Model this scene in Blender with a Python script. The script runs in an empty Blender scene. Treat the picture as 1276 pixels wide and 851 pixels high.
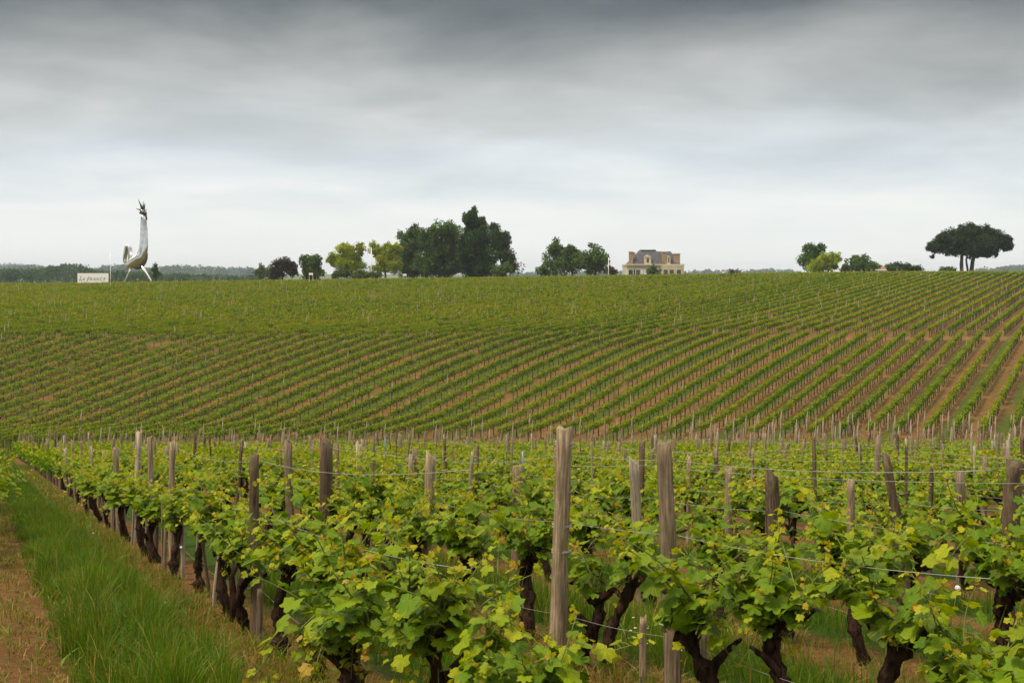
import bpy, math, random
import numpy as np
from mathutils import Vector

# ------------------------------------------------------------------ camera, sky, sun, exposure
scene = bpy.context.scene
COL = scene.collection
F_PX, CX, HY = 1500.0, 638.0, 345.0          # photo focal length, centre column and horizon row (in 1276-wide pixels)
cam_data = bpy.data.cameras.new("camera")
cam = bpy.data.objects.new("camera", cam_data)
COL.objects.link(cam)
cam_data.sensor_fit = 'HORIZONTAL'
cam_data.sensor_width = 36.0
cam_data.lens = 36.0 * F_PX / 1276.0
cam_data.shift_y = -(425.5 - HY) / 1276.0
cam_data.clip_start = 0.1
cam_data.clip_end = 20000.0
cam.location = (0, 0, 0)
cam.rotation_euler = (math.radians(90), 0, 0)
scene.camera = cam

SUN_EL, SUN_AZ = math.radians(58), math.radians(-120)   # azimuth measured from +Y towards +X
SUN_STRENGTH, SUN_ANGLE = 1.5, math.radians(11)
SKY_STRENGTH = 0.1
scene.view_settings.view_transform = 'Standard'
scene.view_settings.look = 'None'
scene.view_settings.gamma = 1.0
scene.view_settings.exposure = 1.5
scene.view_settings.use_curve_mapping = False
scene.cycles.max_bounces = 8
scene.cycles.transparent_max_bounces = 8
scene.cycles.use_denoising = True

world = bpy.data.worlds.new("World")
scene.world = world
world.use_nodes = True
wt = world.node_tree
wt.nodes.clear()


class NT:
    """small node-building helper"""
    def __init__(self, tree):
        self.t = tree

    def n(self, kind, ins=None, **props):
        nd = self.t.nodes.new(kind)
        for k, v in props.items():
            setattr(nd, k, v)
        for k, v in (ins or {}).items():
            sock = nd.inputs[k]
            if hasattr(v, 'links') or isinstance(v, bpy.types.NodeSocket):
                self.t.links.new(v, sock)
            else:
                sock.default_value = v
        return nd

    def math(self, op, a, b=0.0, c=None, clamp=False):
        ins = {0: a, 1: b}
        if c is not None:
            ins[2] = c
        return self.n('ShaderNodeMath', ins, operation=op, use_clamp=clamp).outputs[0]

    def mix(self, fac, a, b, blend='MIX'):
        nd = self.n('ShaderNodeMix', data_type='RGBA', blend_type=blend)
        for i, v in ((0, fac), (6, a), (7, b)):
            if isinstance(v, bpy.types.NodeSocket):
                self.t.links.new(v, nd.inputs[i])
            elif i == 0:
                nd.inputs[i].default_value = v
            else:
                nd.inputs[i].default_value = (*v, 1.0) if len(v) == 3 else v
        return nd.outputs[2]

    def ramp(self, fac, stops, interp='LINEAR'):
        nd = self.n('ShaderNodeValToRGB', {0: fac})
        cr = nd.color_ramp
        cr.interpolation = interp
        while len(cr.elements) > 1:
            cr.elements.remove(cr.elements[-1])
        cr.elements[0].position = stops[0][0]
        cr.elements[0].color = (*stops[0][1], 1)
        for p, c in stops[1:]:
            e = cr.elements.new(p)
            e.color = (*c, 1)
        return nd.outputs[0]

    def noise(self, vec, scale, detail=4.0, rough=0.55, dist=0.0):
        return self.n('ShaderNodeTexNoise', {'Vector': vec, 'Scale': scale, 'Detail': detail, 'Roughness': rough, 'Distortion': dist}).outputs[0]

    def maprange(self, v, a, b, c=0.0, d=1.0, smooth=False):
        nd = self.n('ShaderNodeMapRange', {0: v, 1: a, 2: b, 3: c, 4: d})
        nd.interpolation_type = 'SMOOTHSTEP' if smooth else 'LINEAR'
        return nd.outputs[0]


def build_world():
    k = NT(wt)
    tc = k.n('ShaderNodeTexCoord')
    sep = k.n('ShaderNodeSeparateXYZ', {0: tc.outputs['Generated']})
    x, y, z = sep.outputs
    zc = k.math('MAXIMUM', z, 0.0)
    den = k.math('ADD', zc, 0.16)
    px = k.math('DIVIDE', x, den)
    py = k.math('DIVIDE', y, den)
    comb = k.n('ShaderNodeCombineXYZ', {0: px, 1: py, 2: 0.0}).outputs[0]
    big = k.noise(comb, 1.1, 6.0, 0.58, 0.25)
    mp = k.n('ShaderNodeVectorMath', {0: comb, 1: (0.75, 1.0, 1.0)}, operation='MULTIPLY').outputs[0]
    fine = k.noise(mp, 2.0, 6.0, 0.5, 0.35)
    # the elevation at which the dark cloud base begins is uneven
    zz = k.math('ADD', zc, k.math('MULTIPLY', k.math('SUBTRACT', big, 0.5), 0.12))
    ev = 2.0 ** scene.view_settings.exposure
    stops = [(0.00, (0.97, 0.96, 0.945)), (0.11, (0.87, 0.885, 0.885)), (0.19, (0.70, 0.75, 0.785)), (0.26, (0.59, 0.61, 0.605)),
             (0.33, (0.455, 0.46, 0.445)), (0.39, (0.31, 0.315, 0.30)), (0.44, (0.165, 0.175, 0.17)), (0.49, (0.075, 0.088, 0.087)),
             (0.57, (0.22, 0.22, 0.21)), (0.70, (0.85, 0.83, 0.78)), (1.00, (1.45, 1.40, 1.30))]
    grad = k.ramp(k.math('MULTIPLY', zz, 2.0), [(p, tuple(v / ev for v in c)) for p, c in stops])
    amp = k.maprange(zc, 0.02, 0.2, 0.08, 1.0)
    mod = k.math('ADD', 1.0, k.math('MULTIPLY', k.math('SUBTRACT', fine, 0.5), amp))
    # thicker patches are cooler, thin ones warmer
    grad = k.mix(k.maprange(fine, 0.35, 0.65), k.mix(0.5, grad, (0.96, 1.0, 1.0), 'MULTIPLY'), k.mix(0.6, grad, (1.0, 0.975, 0.95), 'MULTIPLY'))
    cloud = k.n('ShaderNodeVectorMath', {0: grad, 1: mod}, operation='SCALE')
    wt.links.new(mod, cloud.inputs['Scale'])
    sc = k.n('ShaderNodeVectorMath', {0: cloud.outputs[0]}, operation='SCALE')
    sc.inputs['Scale'].default_value = 1.0 / SKY_STRENGTH
    sky = k.n('ShaderNodeTexSky', sky_type='NISHITA', sun_disc=False)
    sky.sun_elevation = SUN_EL
    sky.sun_rotation = SUN_AZ
    col = k.mix(0.95, sky.outputs[0], sc.outputs[0])
    bg = k.n('ShaderNodeBackground', {0: col, 1: SKY_STRENGTH})
    k.n('ShaderNodeOutputWorld', {0: bg.outputs[0]})


build_world()

sun_data = bpy.data.lights.new("sun", 'SUN')
sun_data.energy = SUN_STRENGTH
sun_data.angle = SUN_ANGLE
sun_data.color = (1.0, 0.88, 0.67)
sun = bpy.data.objects.new("sun", sun_data)
COL.objects.link(sun)
d = Vector((math.sin(SUN_AZ) * math.cos(SUN_EL), math.cos(SUN_AZ) * math.cos(SUN_EL), math.sin(SUN_EL)))
sun.rotation_euler = d.to_track_quat('Z', 'Y').to_euler()

# ------------------------------------------------------------------ helpers


def tag(o, label=None, cat=None, group=None, kind=None):
    for k, v in (('label', label), ('category', cat), ('group', group), ('kind', kind)):
        if v:
            o[k] = v
    return o


def empty(name, loc, rz=0.0):
    o = bpy.data.objects.new(name, None)
    o.empty_display_size = 0.2
    COL.objects.link(o)
    o.location = loc
    o.rotation_euler = (0, 0, rz)
    return o


class Acc:
    """collects numpy vertices and faces, builds them as ONE mesh object"""
    def __init__(self):
        self.V, self.F, self.L, self.C = [], [], [], []
        self.n = 0

    def add(self, V, F, mat=0, leaf=None, lc=None):
        V = np.asarray(V, float).reshape(-1, 3)
        F = np.asarray(F, int)
        self.V.append(V)
        self.F.append((F + self.n, mat))
        self.L.append(np.zeros((len(V), 4)) if leaf is None else np.broadcast_to(np.asarray(leaf, float), (len(V), 4)))
        self.C.append(np.zeros((len(V), 3)) if lc is None else lc)
        self.n += len(V)

    def merged(self):
        return np.concatenate(self.V), self.F, np.concatenate(self.L), np.concatenate(self.C)

    def mesh(self, name, mats, smooth=True, attrs=True):
        V, F, L, C = self.merged()
        me = bpy.data.meshes.new(name)
        me.vertices.add(len(V))
        me.vertices.foreach_set('co', V.astype(np.float32).ravel())
        li = np.concatenate([f.ravel() for f, _ in F])
        tot = np.concatenate([np.full(len(f), f.shape[1]) for f, _ in F])
        mi = np.concatenate([np.full(len(f), m) for f, m in F])
        st = np.concatenate(([0], np.cumsum(tot)[:-1]))
        me.loops.add(len(li))
        me.loops.foreach_set('vertex_index', li.astype(np.int32))
        me.polygons.add(len(tot))
        me.polygons.foreach_set('loop_start', st.astype(np.int32))
        me.polygons.foreach_set('material_index', mi.astype(np.int32))
        me.polygons.foreach_set('use_smooth', np.full(len(tot), bool(smooth)))
        for m in mats:
            me.materials.append(m)
        me.update(calc_edges=True)
        if attrs:
            a = me.attributes.new('leaf', 'FLOAT_COLOR', 'POINT')
            a.data.foreach_set('color', L.astype(np.float32).ravel())
            b = me.attributes.new('lc', 'FLOAT_VECTOR', 'POINT')
            b.data.foreach_set('vector', C.astype(np.float32).ravel())
        return me

    def obj(self, name, mats, parent=None, smooth=True, attrs=True, loc=None):
        o = bpy.data.objects.new(name, self.mesh(name, mats, smooth, attrs))
        COL.objects.link(o)
        if parent is not None:
            o.parent = parent
        if loc is not None:
            o.location = loc
        return o


def sweep(P, R, sides=8, rng=None, rough=0.0, cap=True, flat=None):
    """tube along points P (N,3) with radii R; flat=(a,b) scales the two section axes"""
    P = np.asarray(P, float)
    N = len(P)
    R = np.broadcast_to(np.asarray(R, float), (N,))
    T = np.gradient(P, axis=0)
    T /= np.linalg.norm(T, axis=1)[:, None] + 1e-9
    ref = np.array([0, 1.0, 0]) if abs(T[0][1]) < 0.9 else np.array([1.0, 0, 0])
    U = np.zeros_like(P)
    u = ref
    for i in range(N):
        u = u - T[i] * np.dot(u, T[i])
        u /= np.linalg.norm(u) + 1e-9
        U[i] = u
    W = np.cross(T, U)
    a = np.linspace(0, 2 * np.pi, sides, endpoint=False)
    fa, fb = flat or (1, 1)
    rr = R[:, None] * np.ones(sides)[None]
    if rng is not None and rough:
        rr = rr * (1 + rough * rng.normal(0, 1, rr.shape))
    V = P[:, None] + rr[..., None] * (fa * np.cos(a)[None, :, None] * U[:, None] + fb * np.sin(a)[None, :, None] * W[:, None])
    V = V.reshape(-1, 3)
    i = np.arange(N - 1)[:, None] * sides
    j = np.arange(sides)[None]
    F = np.stack([i + j, i + (j + 1) % sides, i + sides + (j + 1) % sides, i + sides + j], -1).reshape(-1, 4)
    if cap:
        V = np.vstack([V, P[:1], P[-1:]])
        c0, c1 = N * sides, N * sides + 1
        jj = np.arange(sides)
        f0 = np.stack([(jj + 1) % sides, jj, np.full(sides, c0), np.full(sides, c0)], -1)
        f1 = np.stack([(N - 1) * sides + jj, (N - 1) * sides + (jj + 1) % sides, np.full(sides, c1), np.full(sides, c1)], -1)
        return V, F, np.vstack([f0, f1])[:, :3]
    return V, F, None


def add_tube(acc, P, R, sides=8, mat=0, rng=None, rough=0.0, flat=None, leaf=None):
    V, F, T = sweep(P, R, sides, rng, rough, True, flat)
    n0 = acc.n
    acc.add(V, F, mat, leaf)
    acc.F.append((T + n0, mat))


def add_box(acc, c, s, mat=0, rz=0.0):
    sx, sy, sz = [v / 2 for v in s]
    V = np.array([[x, y, z] for z in (-sz, sz) for y in (-sy, sy) for x in (-sx, sx)], float)
    ca, sa = math.cos(rz), math.sin(rz)
    V = np.stack([V[:, 0] * ca - V[:, 1] * sa, V[:, 0] * sa + V[:, 1] * ca, V[:, 2]], -1) + np.asarray(c, float)
    F = [[0, 2, 3, 1], [4, 5, 7, 6], [0, 1, 5, 4], [2, 6, 7, 3], [0, 4, 6, 2], [1, 3, 7, 5]]
    acc.add(V, F, mat)


def add_prism(acc, poly, axis_pts, mat=0):
    """extrude a polygon (list of 3D points) by a vector"""
    P = np.asarray(poly, float)
    e = np.asarray(axis_pts, float)
    n = len(P)
    V = np.vstack([P, P + e])
    n0 = acc.n
    j = np.arange(n)
    acc.add(V, np.stack([j, (j + 1) % n, (j + 1) % n + n, j + n], -1), mat)
    acc.F.append((np.arange(n)[::-1][None] + n0, mat))
    acc.F.append((np.arange(n, 2 * n)[None] + n0, mat))


# ------------------------------------------------------------------ materials


def new_mat(name):
    m = bpy.data.materials.new(name)
    m.use_nodes = True
    m.node_tree.nodes.clear()
    return m, NT(m.node_tree)


def finish(k, shader):
    k.n('ShaderNodeOutputMaterial', {0: shader})


def leaf_material(name, dark, mid, light, young, tip, transl=0.35, veins=True, rough=0.5, spec=0.3):
    m, k = new_mat(name)
    at = k.n('ShaderNodeAttribute', attribute_name='leaf')
    sep = k.n('ShaderNodeSeparateColor', {0: at.outputs['Color']})
    r, g = sep.outputs[0], sep.outputs[1]
    base = k.ramp(r, [(0.0, dark), (0.5, mid), (1.0, light)])
    col = k.mix(k.maprange(g, 0.25, 0.8), base, young)
    col = k.mix(k.maprange(g, 0.82, 0.97), col, tip)
    geo = k.n('ShaderNodeNewGeometry')
    tc = k.n('ShaderNodeTexCoord')
    blot = k.noise(tc.outputs['Object'], 9.0, 3.0)
    col = k.mix(k.maprange(blot, 0.35, 0.75, 0.0, 0.3), col, young)
    norm = None
    if veins:
        lc = k.n('ShaderNodeAttribute', attribute_name='lc').outputs['Vector']
        s2 = k.n('ShaderNodeSeparateXYZ', {0: lc})
        ang = k.math('ARCTAN2', s2.outputs[0], s2.outputs[1])
        rad = k.n('ShaderNodeVectorMath', {0: lc}, operation='LENGTH').outputs['Value']
        fr = k.math('ABSOLUTE', k.math('SUBTRACT', k.math('FRACT', k.math('ADD', k.math('DIVIDE', ang, 0.87), 0.5)), 0.5))
        dist = k.math('MULTIPLY', fr, k.math('MULTIPLY', rad, 0.87))
        v1 = k.maprange(dist, 0.008, 0.03, 1.0, 0.0, True)
        side = k.math('ABSOLUTE', k.math('SUBTRACT', k.math('FRACT', k.math('MULTIPLY', k.math('SUBTRACT', rad, k.math('MULTIPLY', dist, 0.9)), 6.5)), 0.5))
        v2 = k.math('MULTIPLY', k.maprange(side, 0.0, 0.09, 1.0, 0.0, True), 0.55)
        v = k.math('MAXIMUM', v1, v2)
        col = k.mix(k.math('MULTIPLY', v, 0.38), col, light)
        fn = k.noise(lc, 9.0, 2.0)
        hgt = k.math('ADD', k.math('MULTIPLY', v, -0.6), k.math('MULTIPLY', fn, 0.8))
        norm = k.n('ShaderNodeBump', {'Height': hgt, 'Strength': 0.5, 'Distance': 0.008}).outputs[0]
    p = k.n('ShaderNodeBsdfPrincipled', {'Base Color': col, 'Roughness': rough, 'Specular IOR Level': spec})
    hs = k.n('ShaderNodeHueSaturation', {'Hue': 0.485, 'Saturation': 1.1, 'Value': 1.45, 'Color': col})
    tr = k.n('ShaderNodeBsdfTranslucent', {0: hs.outputs[0]})
    if norm:
        k.t.links.new(norm, p.inputs['Normal'])
    mx = k.n('ShaderNodeMixShader', {0: transl, 1: p.outputs[0], 2: tr.outputs[0]})
    finish(k, mx.outputs[0])
    return m


def plain(name, col, rough=0.7, metal=0.0, var=0.25, scale=6.0, spec=0.3, stretch=(1, 1, 1), col2=None, bump=0.0, rand=0.0):
    m, k = new_mat(name)
    tc = k.n('ShaderNodeTexCoord')
    v = k.n('ShaderNodeVectorMath', {0: tc.outputs['Object'], 1: stretch}, operation='MULTIPLY').outputs[0]
    nz = k.noise(v, scale, 6.0, 0.6)
    c2 = col2 or tuple(c * (1 - var) for c in col)
    c = k.mix(k.maprange(nz, 0.35, 0.65), col, c2)
    if rand:
        oi = k.n('ShaderNodeObjectInfo')
        hs = k.n('ShaderNodeHueSaturation', {'Value': k.maprange(oi.outputs['Random'], 0, 1, 1 - rand, 1 + rand), 'Color': c})
        c = hs.outputs[0]
    p = k.n('ShaderNodeBsdfPrincipled', {'Base Color': c, 'Roughness': rough, 'Metallic': metal, 'Specular IOR Level': spec})
    if bump:
        b = k.n('ShaderNodeBump', {'Height': nz, 'Strength': 1.0, 'Distance': bump})
        k.t.links.new(b.outputs[0], p.inputs['Normal'])
    finish(k, p.outputs[0])
    return m


def wood_material(name, light, dark, moss=0.3, rand=0.25):
    m, k = new_mat(name)
    tc = k.n('ShaderNodeTexCoord')
    oi = k.n('ShaderNodeObjectInfo')
    off = k.n('ShaderNodeVectorMath', {0: tc.outputs['Object'], 1: k.math('MULTIPLY', oi.outputs['Random'], 37.0)}, operation='ADD').outputs[0]
    st = k.n('ShaderNodeVectorMath', {0: off, 1: (1, 1, 0.06)}, operation='MULTIPLY').outputs[0]
    grain = k.noise(st, 70.0, 6.0, 0.65)
    big = k.noise(off, 4.0, 4.0)
    c = k.mix(k.maprange(grain, 0.38, 0.62), dark, light)
    c = k.mix(k.maprange(big, 0.45, 0.75, 0.0, 0.6), c, tuple(v * 0.45 for v in light))
    sep = k.n('ShaderNodeSeparateXYZ', {0: tc.outputs['Object']})
    ms = k.math('MULTIPLY', k.maprange(k.noise(off, 14.0, 4.0), 0.5, 0.66), moss)
    c = k.mix(ms, c, (0.12, 0.12, 0.035))
    hs = k.n('ShaderNodeHueSaturation', {'Value': k.maprange(oi.outputs['Random'], 0, 1, 1 - rand, 1 + rand), 'Color': c})
    p = k.n('ShaderNodeBsdfPrincipled', {'Base Color': hs.outputs[0], 'Roughness': 0.85, 'Specular IOR Level': 0.2})
    b = k.n('ShaderNodeBump', {'Height': grain, 'Strength': 0.8, 'Distance': 0.006})
    k.t.links.new(b.outputs[0], p.inputs['Normal'])
    finish(k, p.outputs[0])
    return m


M = {}
M['vine_leaf'] = leaf_material('vine_leaf', (0.018, 0.062, 0.001), (0.080, 0.175, 0.002), (0.20, 0.285, 0.004), (0.36, 0.36, 0.006), (0.42, 0.24, 0.05), 0.38, spec=0.2)
M['vine_leaf_far'] = leaf_material('vine_leaf_far', (0.017, 0.066, 0.001), (0.060, 0.150, 0.002), (0.135, 0.225, 0.003), (0.21, 0.26, 0.004), (0.30, 0.17, 0.02), 0.3, veins=False, rough=0.8, spec=0.08)
M['shoot'] = plain('shoot', (0.14, 0.17, 0.03), 0.5)
M['bark'] = plain('bark', (0.066, 0.038, 0.024), 0.95, var=0.85, scale=34, stretch=(1, 1, 0.22), bump=0.05, spec=0.05)
M['stump'] = plain('stump', (0.11, 0.075, 0.05), 0.95, var=0.7, scale=20, spec=0.1)
M['grey_wood'] = wood_material('grey_wood', (0.30, 0.22, 0.145), (0.10, 0.07, 0.045), 0.4)
M['pale_wood'] = wood_material('pale_wood', (0.40, 0.33, 0.25), (0.18, 0.14, 0.10), 0.15)
M['dark_wood'] = wood_material('dark_wood', (0.13, 0.085, 0.055), (0.045, 0.03, 0.02), 0.5)
M['steel_stake'] = plain('steel_stake', (0.22, 0.29, 0.34), 0.5, 0.5, var=0.3)
M['wire'] = plain('wire', (0.34, 0.33, 0.29), 0.6, 0.2, var=0.3)
M['metal'] = plain('polished_metal', (0.84, 0.82, 0.81), 0.20, 1.0, var=0.3, scale=1.6)
M['vine_reflection'] = plain('vine_reflection', (0.30, 0.24, 0.16), 0.32, 0.9, var=0.5, scale=2.5)  # dark metal colour standing in for vines reflected in the bird's breast
M['dark_metal'] = plain('dark_metal', (0.16, 0.15, 0.14), 0.35, 0.9)
M['white_paint'] = plain('white_paint', (0.78, 0.78, 0.75), 0.5, var=0.06)
M['lettering'] = plain('lettering', (0.30, 0.29, 0.29), 0.6)
M['stone'] = plain('stone', (0.47, 0.40, 0.275), 0.85, var=0.25, scale=0.9)
M['stone_trim'] = plain('stone_trim', (0.56, 0.47, 0.32), 0.85, var=0.2, scale=1.5)
M['chimney_brick'] = plain('chimney_brick', (0.34, 0.22, 0.12), 0.9, var=0.3, scale=3)
M['slate'] = plain('slate', (0.075, 0.07, 0.085), 0.6, var=0.4, scale=2.0)
M['glass'] = plain('window_glass', (0.03, 0.035, 0.04), 0.08, var=0.1, spec=0.6)
M['shutter'] = plain('shutter', (0.55, 0.60, 0.62), 0.6, var=0.1)
M['tile'] = plain('roof_tile', (0.30, 0.15, 0.09), 0.85, var=0.4, scale=3)
M['tree_bark'] = plain('tree_bark', (0.075, 0.055, 0.04), 0.95, var=0.5, scale=5)
M['grass_blade'] = leaf_material('grass_blade', (0.015, 0.072, 0.001), (0.050, 0.142, 0.002), (0.11, 0.20, 0.004), (0.25, 0.17, 0.035), (0.42, 0.30, 0.12), 0.3, veins=False, spec=0.15)
M['petal'] = plain('petal', (0.75, 0.75, 0.72), 0.7, var=0.1)
M['flower_eye'] = plain('flower_eye', (0.7, 0.45, 0.03), 0.7)


def crown_mat(name, base, young, transl=0.25):
    dk = tuple(c * 0.55 for c in base)
    lt = tuple(c * 1.7 for c in base)
    return leaf_material(name, dk, base, lt, young, young, transl, veins=False, rough=0.7, spec=0.15)


M['crown_dark'] = crown_mat('crown_dark', (0.022, 0.056, 0.008), (0.06, 0.09, 0.02))
M['crown_green'] = crown_mat('crown_green', (0.042, 0.090, 0.010), (0.09, 0.12, 0.025))
M['crown_mid'] = crown_mat('crown_mid', (0.060, 0.105, 0.018), (0.10, 0.13, 0.03))
M['crown_yellow'] = crown_mat('crown_yellow', (0.18, 0.235, 0.008), (0.38, 0.40, 0.012), 0.45)
M['crown_copper'] = crown_mat('crown_copper', (0.034, 0.033, 0.016), (0.08, 0.06, 0.03))
M['crown_rust'] = crown_mat('crown_rust', (0.09, 0.06, 0.03), (0.14, 0.10, 0.04))
M['crown_pine'] = crown_mat('crown_pine', (0.018, 0.038, 0.008), (0.04, 0.06, 0.015), 0.15)
M['wood_far'] = crown_mat('wood_far', (0.035, 0.075, 0.03), (0.07, 0.11, 0.03))


def ground_front():
    m, k = new_mat('soil_and_sward')
    tc = k.n('ShaderNodeTexCoord')
    ob = tc.outputs['Object']
    sep = k.n('ShaderNodeSeparateXYZ', {0: ob})
    w = k.math('ADD', sep.outputs[0], k.math('MULTIPLY', sep.outputs[1], 0.437))
    n1 = k.noise(ob, 0.9, 6.0, 0.6)
    n2 = k.noise(ob, 14.0, 8.0, 0.7)
    n3 = k.noise(ob, 60.0, 4.0, 0.6)
    soil = k.ramp(n2, [(0.25, (0.065, 0.028, 0.010)), (0.5, (0.130, 0.060, 0.021)), (0.75, (0.21, 0.11, 0.042))])
    straw = k.mix(k.maprange(n3, 0.45, 0.6), soil, (0.27, 0.15, 0.045))
    soil = k.mix(k.maprange(n1, 0.4, 0.65), soil, straw)
    # sward in the middle of every alley: rows sit at w = 0.125 + 2 n
    fr = k.math('FRACT', k.math('DIVIDE', k.math('SUBTRACT', w, 0.125), 2.0))
    ds = k.math('ABSOLUTE', k.math('SUBTRACT', fr, 0.5))
    edge = k.math('ADD', ds, k.math('MULTIPLY', k.math('SUBTRACT', n2, 0.5), 0.35))
    g = k.maprange(edge, 0.20, 0.34, 1.0, 0.0, True)
    grass = k.ramp(n3, [(0.3, (0.018, 0.045, 0.003)), (0.7, (0.055, 0.095, 0.006))])
    c = k.mix(g, soil, grass)
    p = k.n('ShaderNodeBsdfPrincipled', {'Base Color': c, 'Roughness': 0.95, 'Specular IOR Level': 0.1})
    b = k.n('ShaderNodeBump', {'Height': k.math('ADD', n2, k.math('MULTIPLY', n3, 0.4)), 'Strength': 1.0, 'Distance': 0.05})
    k.t.links.new(b.outputs[0], p.inputs['Normal'])
    finish(k, p.outputs[0])
    return m


def ground_hill():
    m, k = new_mat('hill_soil')
    tc = k.n('ShaderNodeTexCoord')
    ob = tc.outputs['Object']
    sep = k.n('ShaderNodeSeparateXYZ', {0: ob})
    u = k.math('SUBTRACT', k.math('MULTIPLY', sep.outputs[0], 0.8829476), k.math('MULTIPLY', sep.outputs[1], 0.4694716))
    n1 = k.noise(ob, 0.12, 5.0, 0.6)
    n2 = k.noise(ob, 1.6, 8.0, 0.7)
    soil = k.ramp(n2, [(0.25, (0.075, 0.038, 0.013)), (0.5, (0.150, 0.078, 0.026)), (0.75, (0.25, 0.14, 0.052))])
    fr = k.math('FRACT', k.math('DIVIDE', u, 3.5))
    ds = k.math('ABSOLUTE', k.math('SUBTRACT', fr, 0.27))
    edge = k.math('ADD', ds, k.math('MULTIPLY', k.math('SUBTRACT', n2, 0.5), 0.16))
    g = k.maprange(edge, 0.10, 0.16, 1.0, 0.0, True)
    low = k.maprange(sep.outputs[1], 120.0, 132.0, 1.0, 0.5, True)
    g = k.math('MULTIPLY', g, k.math('MULTIPLY', low, k.maprange(n1, 0.30, 0.42)))
    # tufts and weeds elsewhere
    weeds = k.math('MULTIPLY', k.maprange(k.noise(ob, 0.7, 6.0, 0.65), 0.46, 0.62), k.maprange(u, -60.0, -28.0, 0.9, 0.4, True))
    g = k.math('MAXIMUM', g, weeds)
    grass = k.ramp(n2, [(0.3, (0.014, 0.058, 0.002)), (0.7, (0.042, 0.105, 0.003))])
    c = k.mix(g, soil, grass)
    # wheel ruts and mulch along the rows
    rut = k.math('ABSOLUTE', k.math('SUBTRACT', k.math('FRACT', k.math('DIVIDE', u, 1.75)), 0.5))
    c = k.mix(k.math('MULTIPLY', k.maprange(rut, 0.14, 0.22, 1, 0, True), 0.35), c, (0.12, 0.055, 0.02))
    p = k.n('ShaderNodeBsdfPrincipled', {'Base Color': c, 'Roughness': 0.95, 'Specular IOR Level': 0.1})
    b = k.n('ShaderNodeBump', {'Height': n2, 'Strength': 1.0, 'Distance': 0.12})
    k.t.links.new(b.outputs[0], p.inputs['Normal'])
    finish(k, p.outputs[0])
    return m


def ground_far():
    m, k = new_mat('far_fields')
    tc = k.n('ShaderNodeTexCoord')
    ob = tc.outputs['Object']
    n1 = k.noise(ob, 0.006, 4.0, 0.5)
    n2 = k.noise(ob, 0.5, 6.0, 0.6)
    c = k.ramp(n1, [(0.35, (0.05, 0.09, 0.02)), (0.5, (0.10, 0.13, 0.035)), (0.65, (0.16, 0.14, 0.06))])
    c = k.mix(k.maprange(n2, 0.3, 0.7, 0, 0.4), c, (0.04, 0.07, 0.015))
    p = k.n('ShaderNodeBsdfPrincipled', {'Base Color': c, 'Roughness': 0.95, 'Specular IOR Level': 0.1})
    finish(k, p.outputs[0])
    return m


M['front'] = ground_front()
M['hill'] = ground_hill()
M['far'] = ground_far()

# ------------------------------------------------------------------ terrain
YT = np.array([-200, 0, 70, 80, 90.5, 100, 108, 116, 125, 130, 160, 200, 238, 255, 300, 400, 800, 1500, 2500, 4500], float)
RT = np.array([66, 585, 1100], float)
front = -1.6 - 0.13 * np.clip(YT, -8, 1e9)
ZT = np.array([
    [0, 0, 0, -11.95, -12.2, -10.2, -8.3, -6.4, -6.05, -5.85, -4.8, -3.55, -2.35, -2.4, -3.8, -8, -14, -8, 6, 12],
    [0, 0, 0, -11.9, -11.25, -9.45, -8.0, -6.7, -6.15, -6.0, -4.9, -3.1, -1.3, -1.15, -2.5, -7, -14, -10, 2, 10],
    [0, 0, 0, -11.75, -10.85, -9.7, -8.75, -7.8, -6.7, -6.35, -4.5, -2.2, -0.1, 0.1, -1.5, -6, -14, -10, 2, 10]], float)
ZT[:, :3] = front[:3]
YF = np.arange(-200.0, 4500.0, 0.5)
ZF = np.stack([np.interp(YF, YT, z) for z in ZT])
ker = np.hanning(15)
ker /= ker.sum()
pad = len(ker) // 2
ZF = np.stack([np.convolve(np.pad(z, pad, mode='edge'), ker, mode='valid') for z in ZF])


def ground_z(X, Y):
    X = np.asarray(X, float)
    Y = np.asarray(Y, float)
    r = CX + F_PX * X / np.maximum(np.abs(Y), 20.0)
    r = np.clip(r, RT[0], RT[-1])
    zs = [np.interp(Y, YF, z) for z in ZF]
    t1 = np.clip((r - RT[0]) / (RT[1] - RT[0]), 0, 1)
    t2 = np.clip((r - RT[1]) / (RT[2] - RT[1]), 0, 1)
    rr = np.clip((r - RT[0]) / (RT[2] - RT[0]), 0, 1)
    # quadratic through the three profiles, so no crease runs down the slope
    c = (RT[1] - RT[0]) / (RT[2] - RT[0])
    z = zs[0] * (rr - c) * (rr - 1) / c + zs[1] * rr * (rr - 1) / (c * (c - 1)) + zs[2] * rr * (rr - c) / (1 - c)
    near = np.exp(-(np.maximum(Y - 30, 0) / 30.0) ** 2)
    z = z + near * (0.025 * np.sin(3.1 * X + 1.3 * Y) * np.sin(2.3 * Y - 1.7 * X) + 0.02 * np.sin(7.3 * X) * np.sin(6.1 * Y + 2))
    return z


def gz(x, y):
    return float(ground_z(np.array([x]), np.array([y]))[0])


def X_at(px, Y):
    return (px - CX) / F_PX * Y


def Z_at(py, Y):
    return (HY - py) / F_PX * Y


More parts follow.
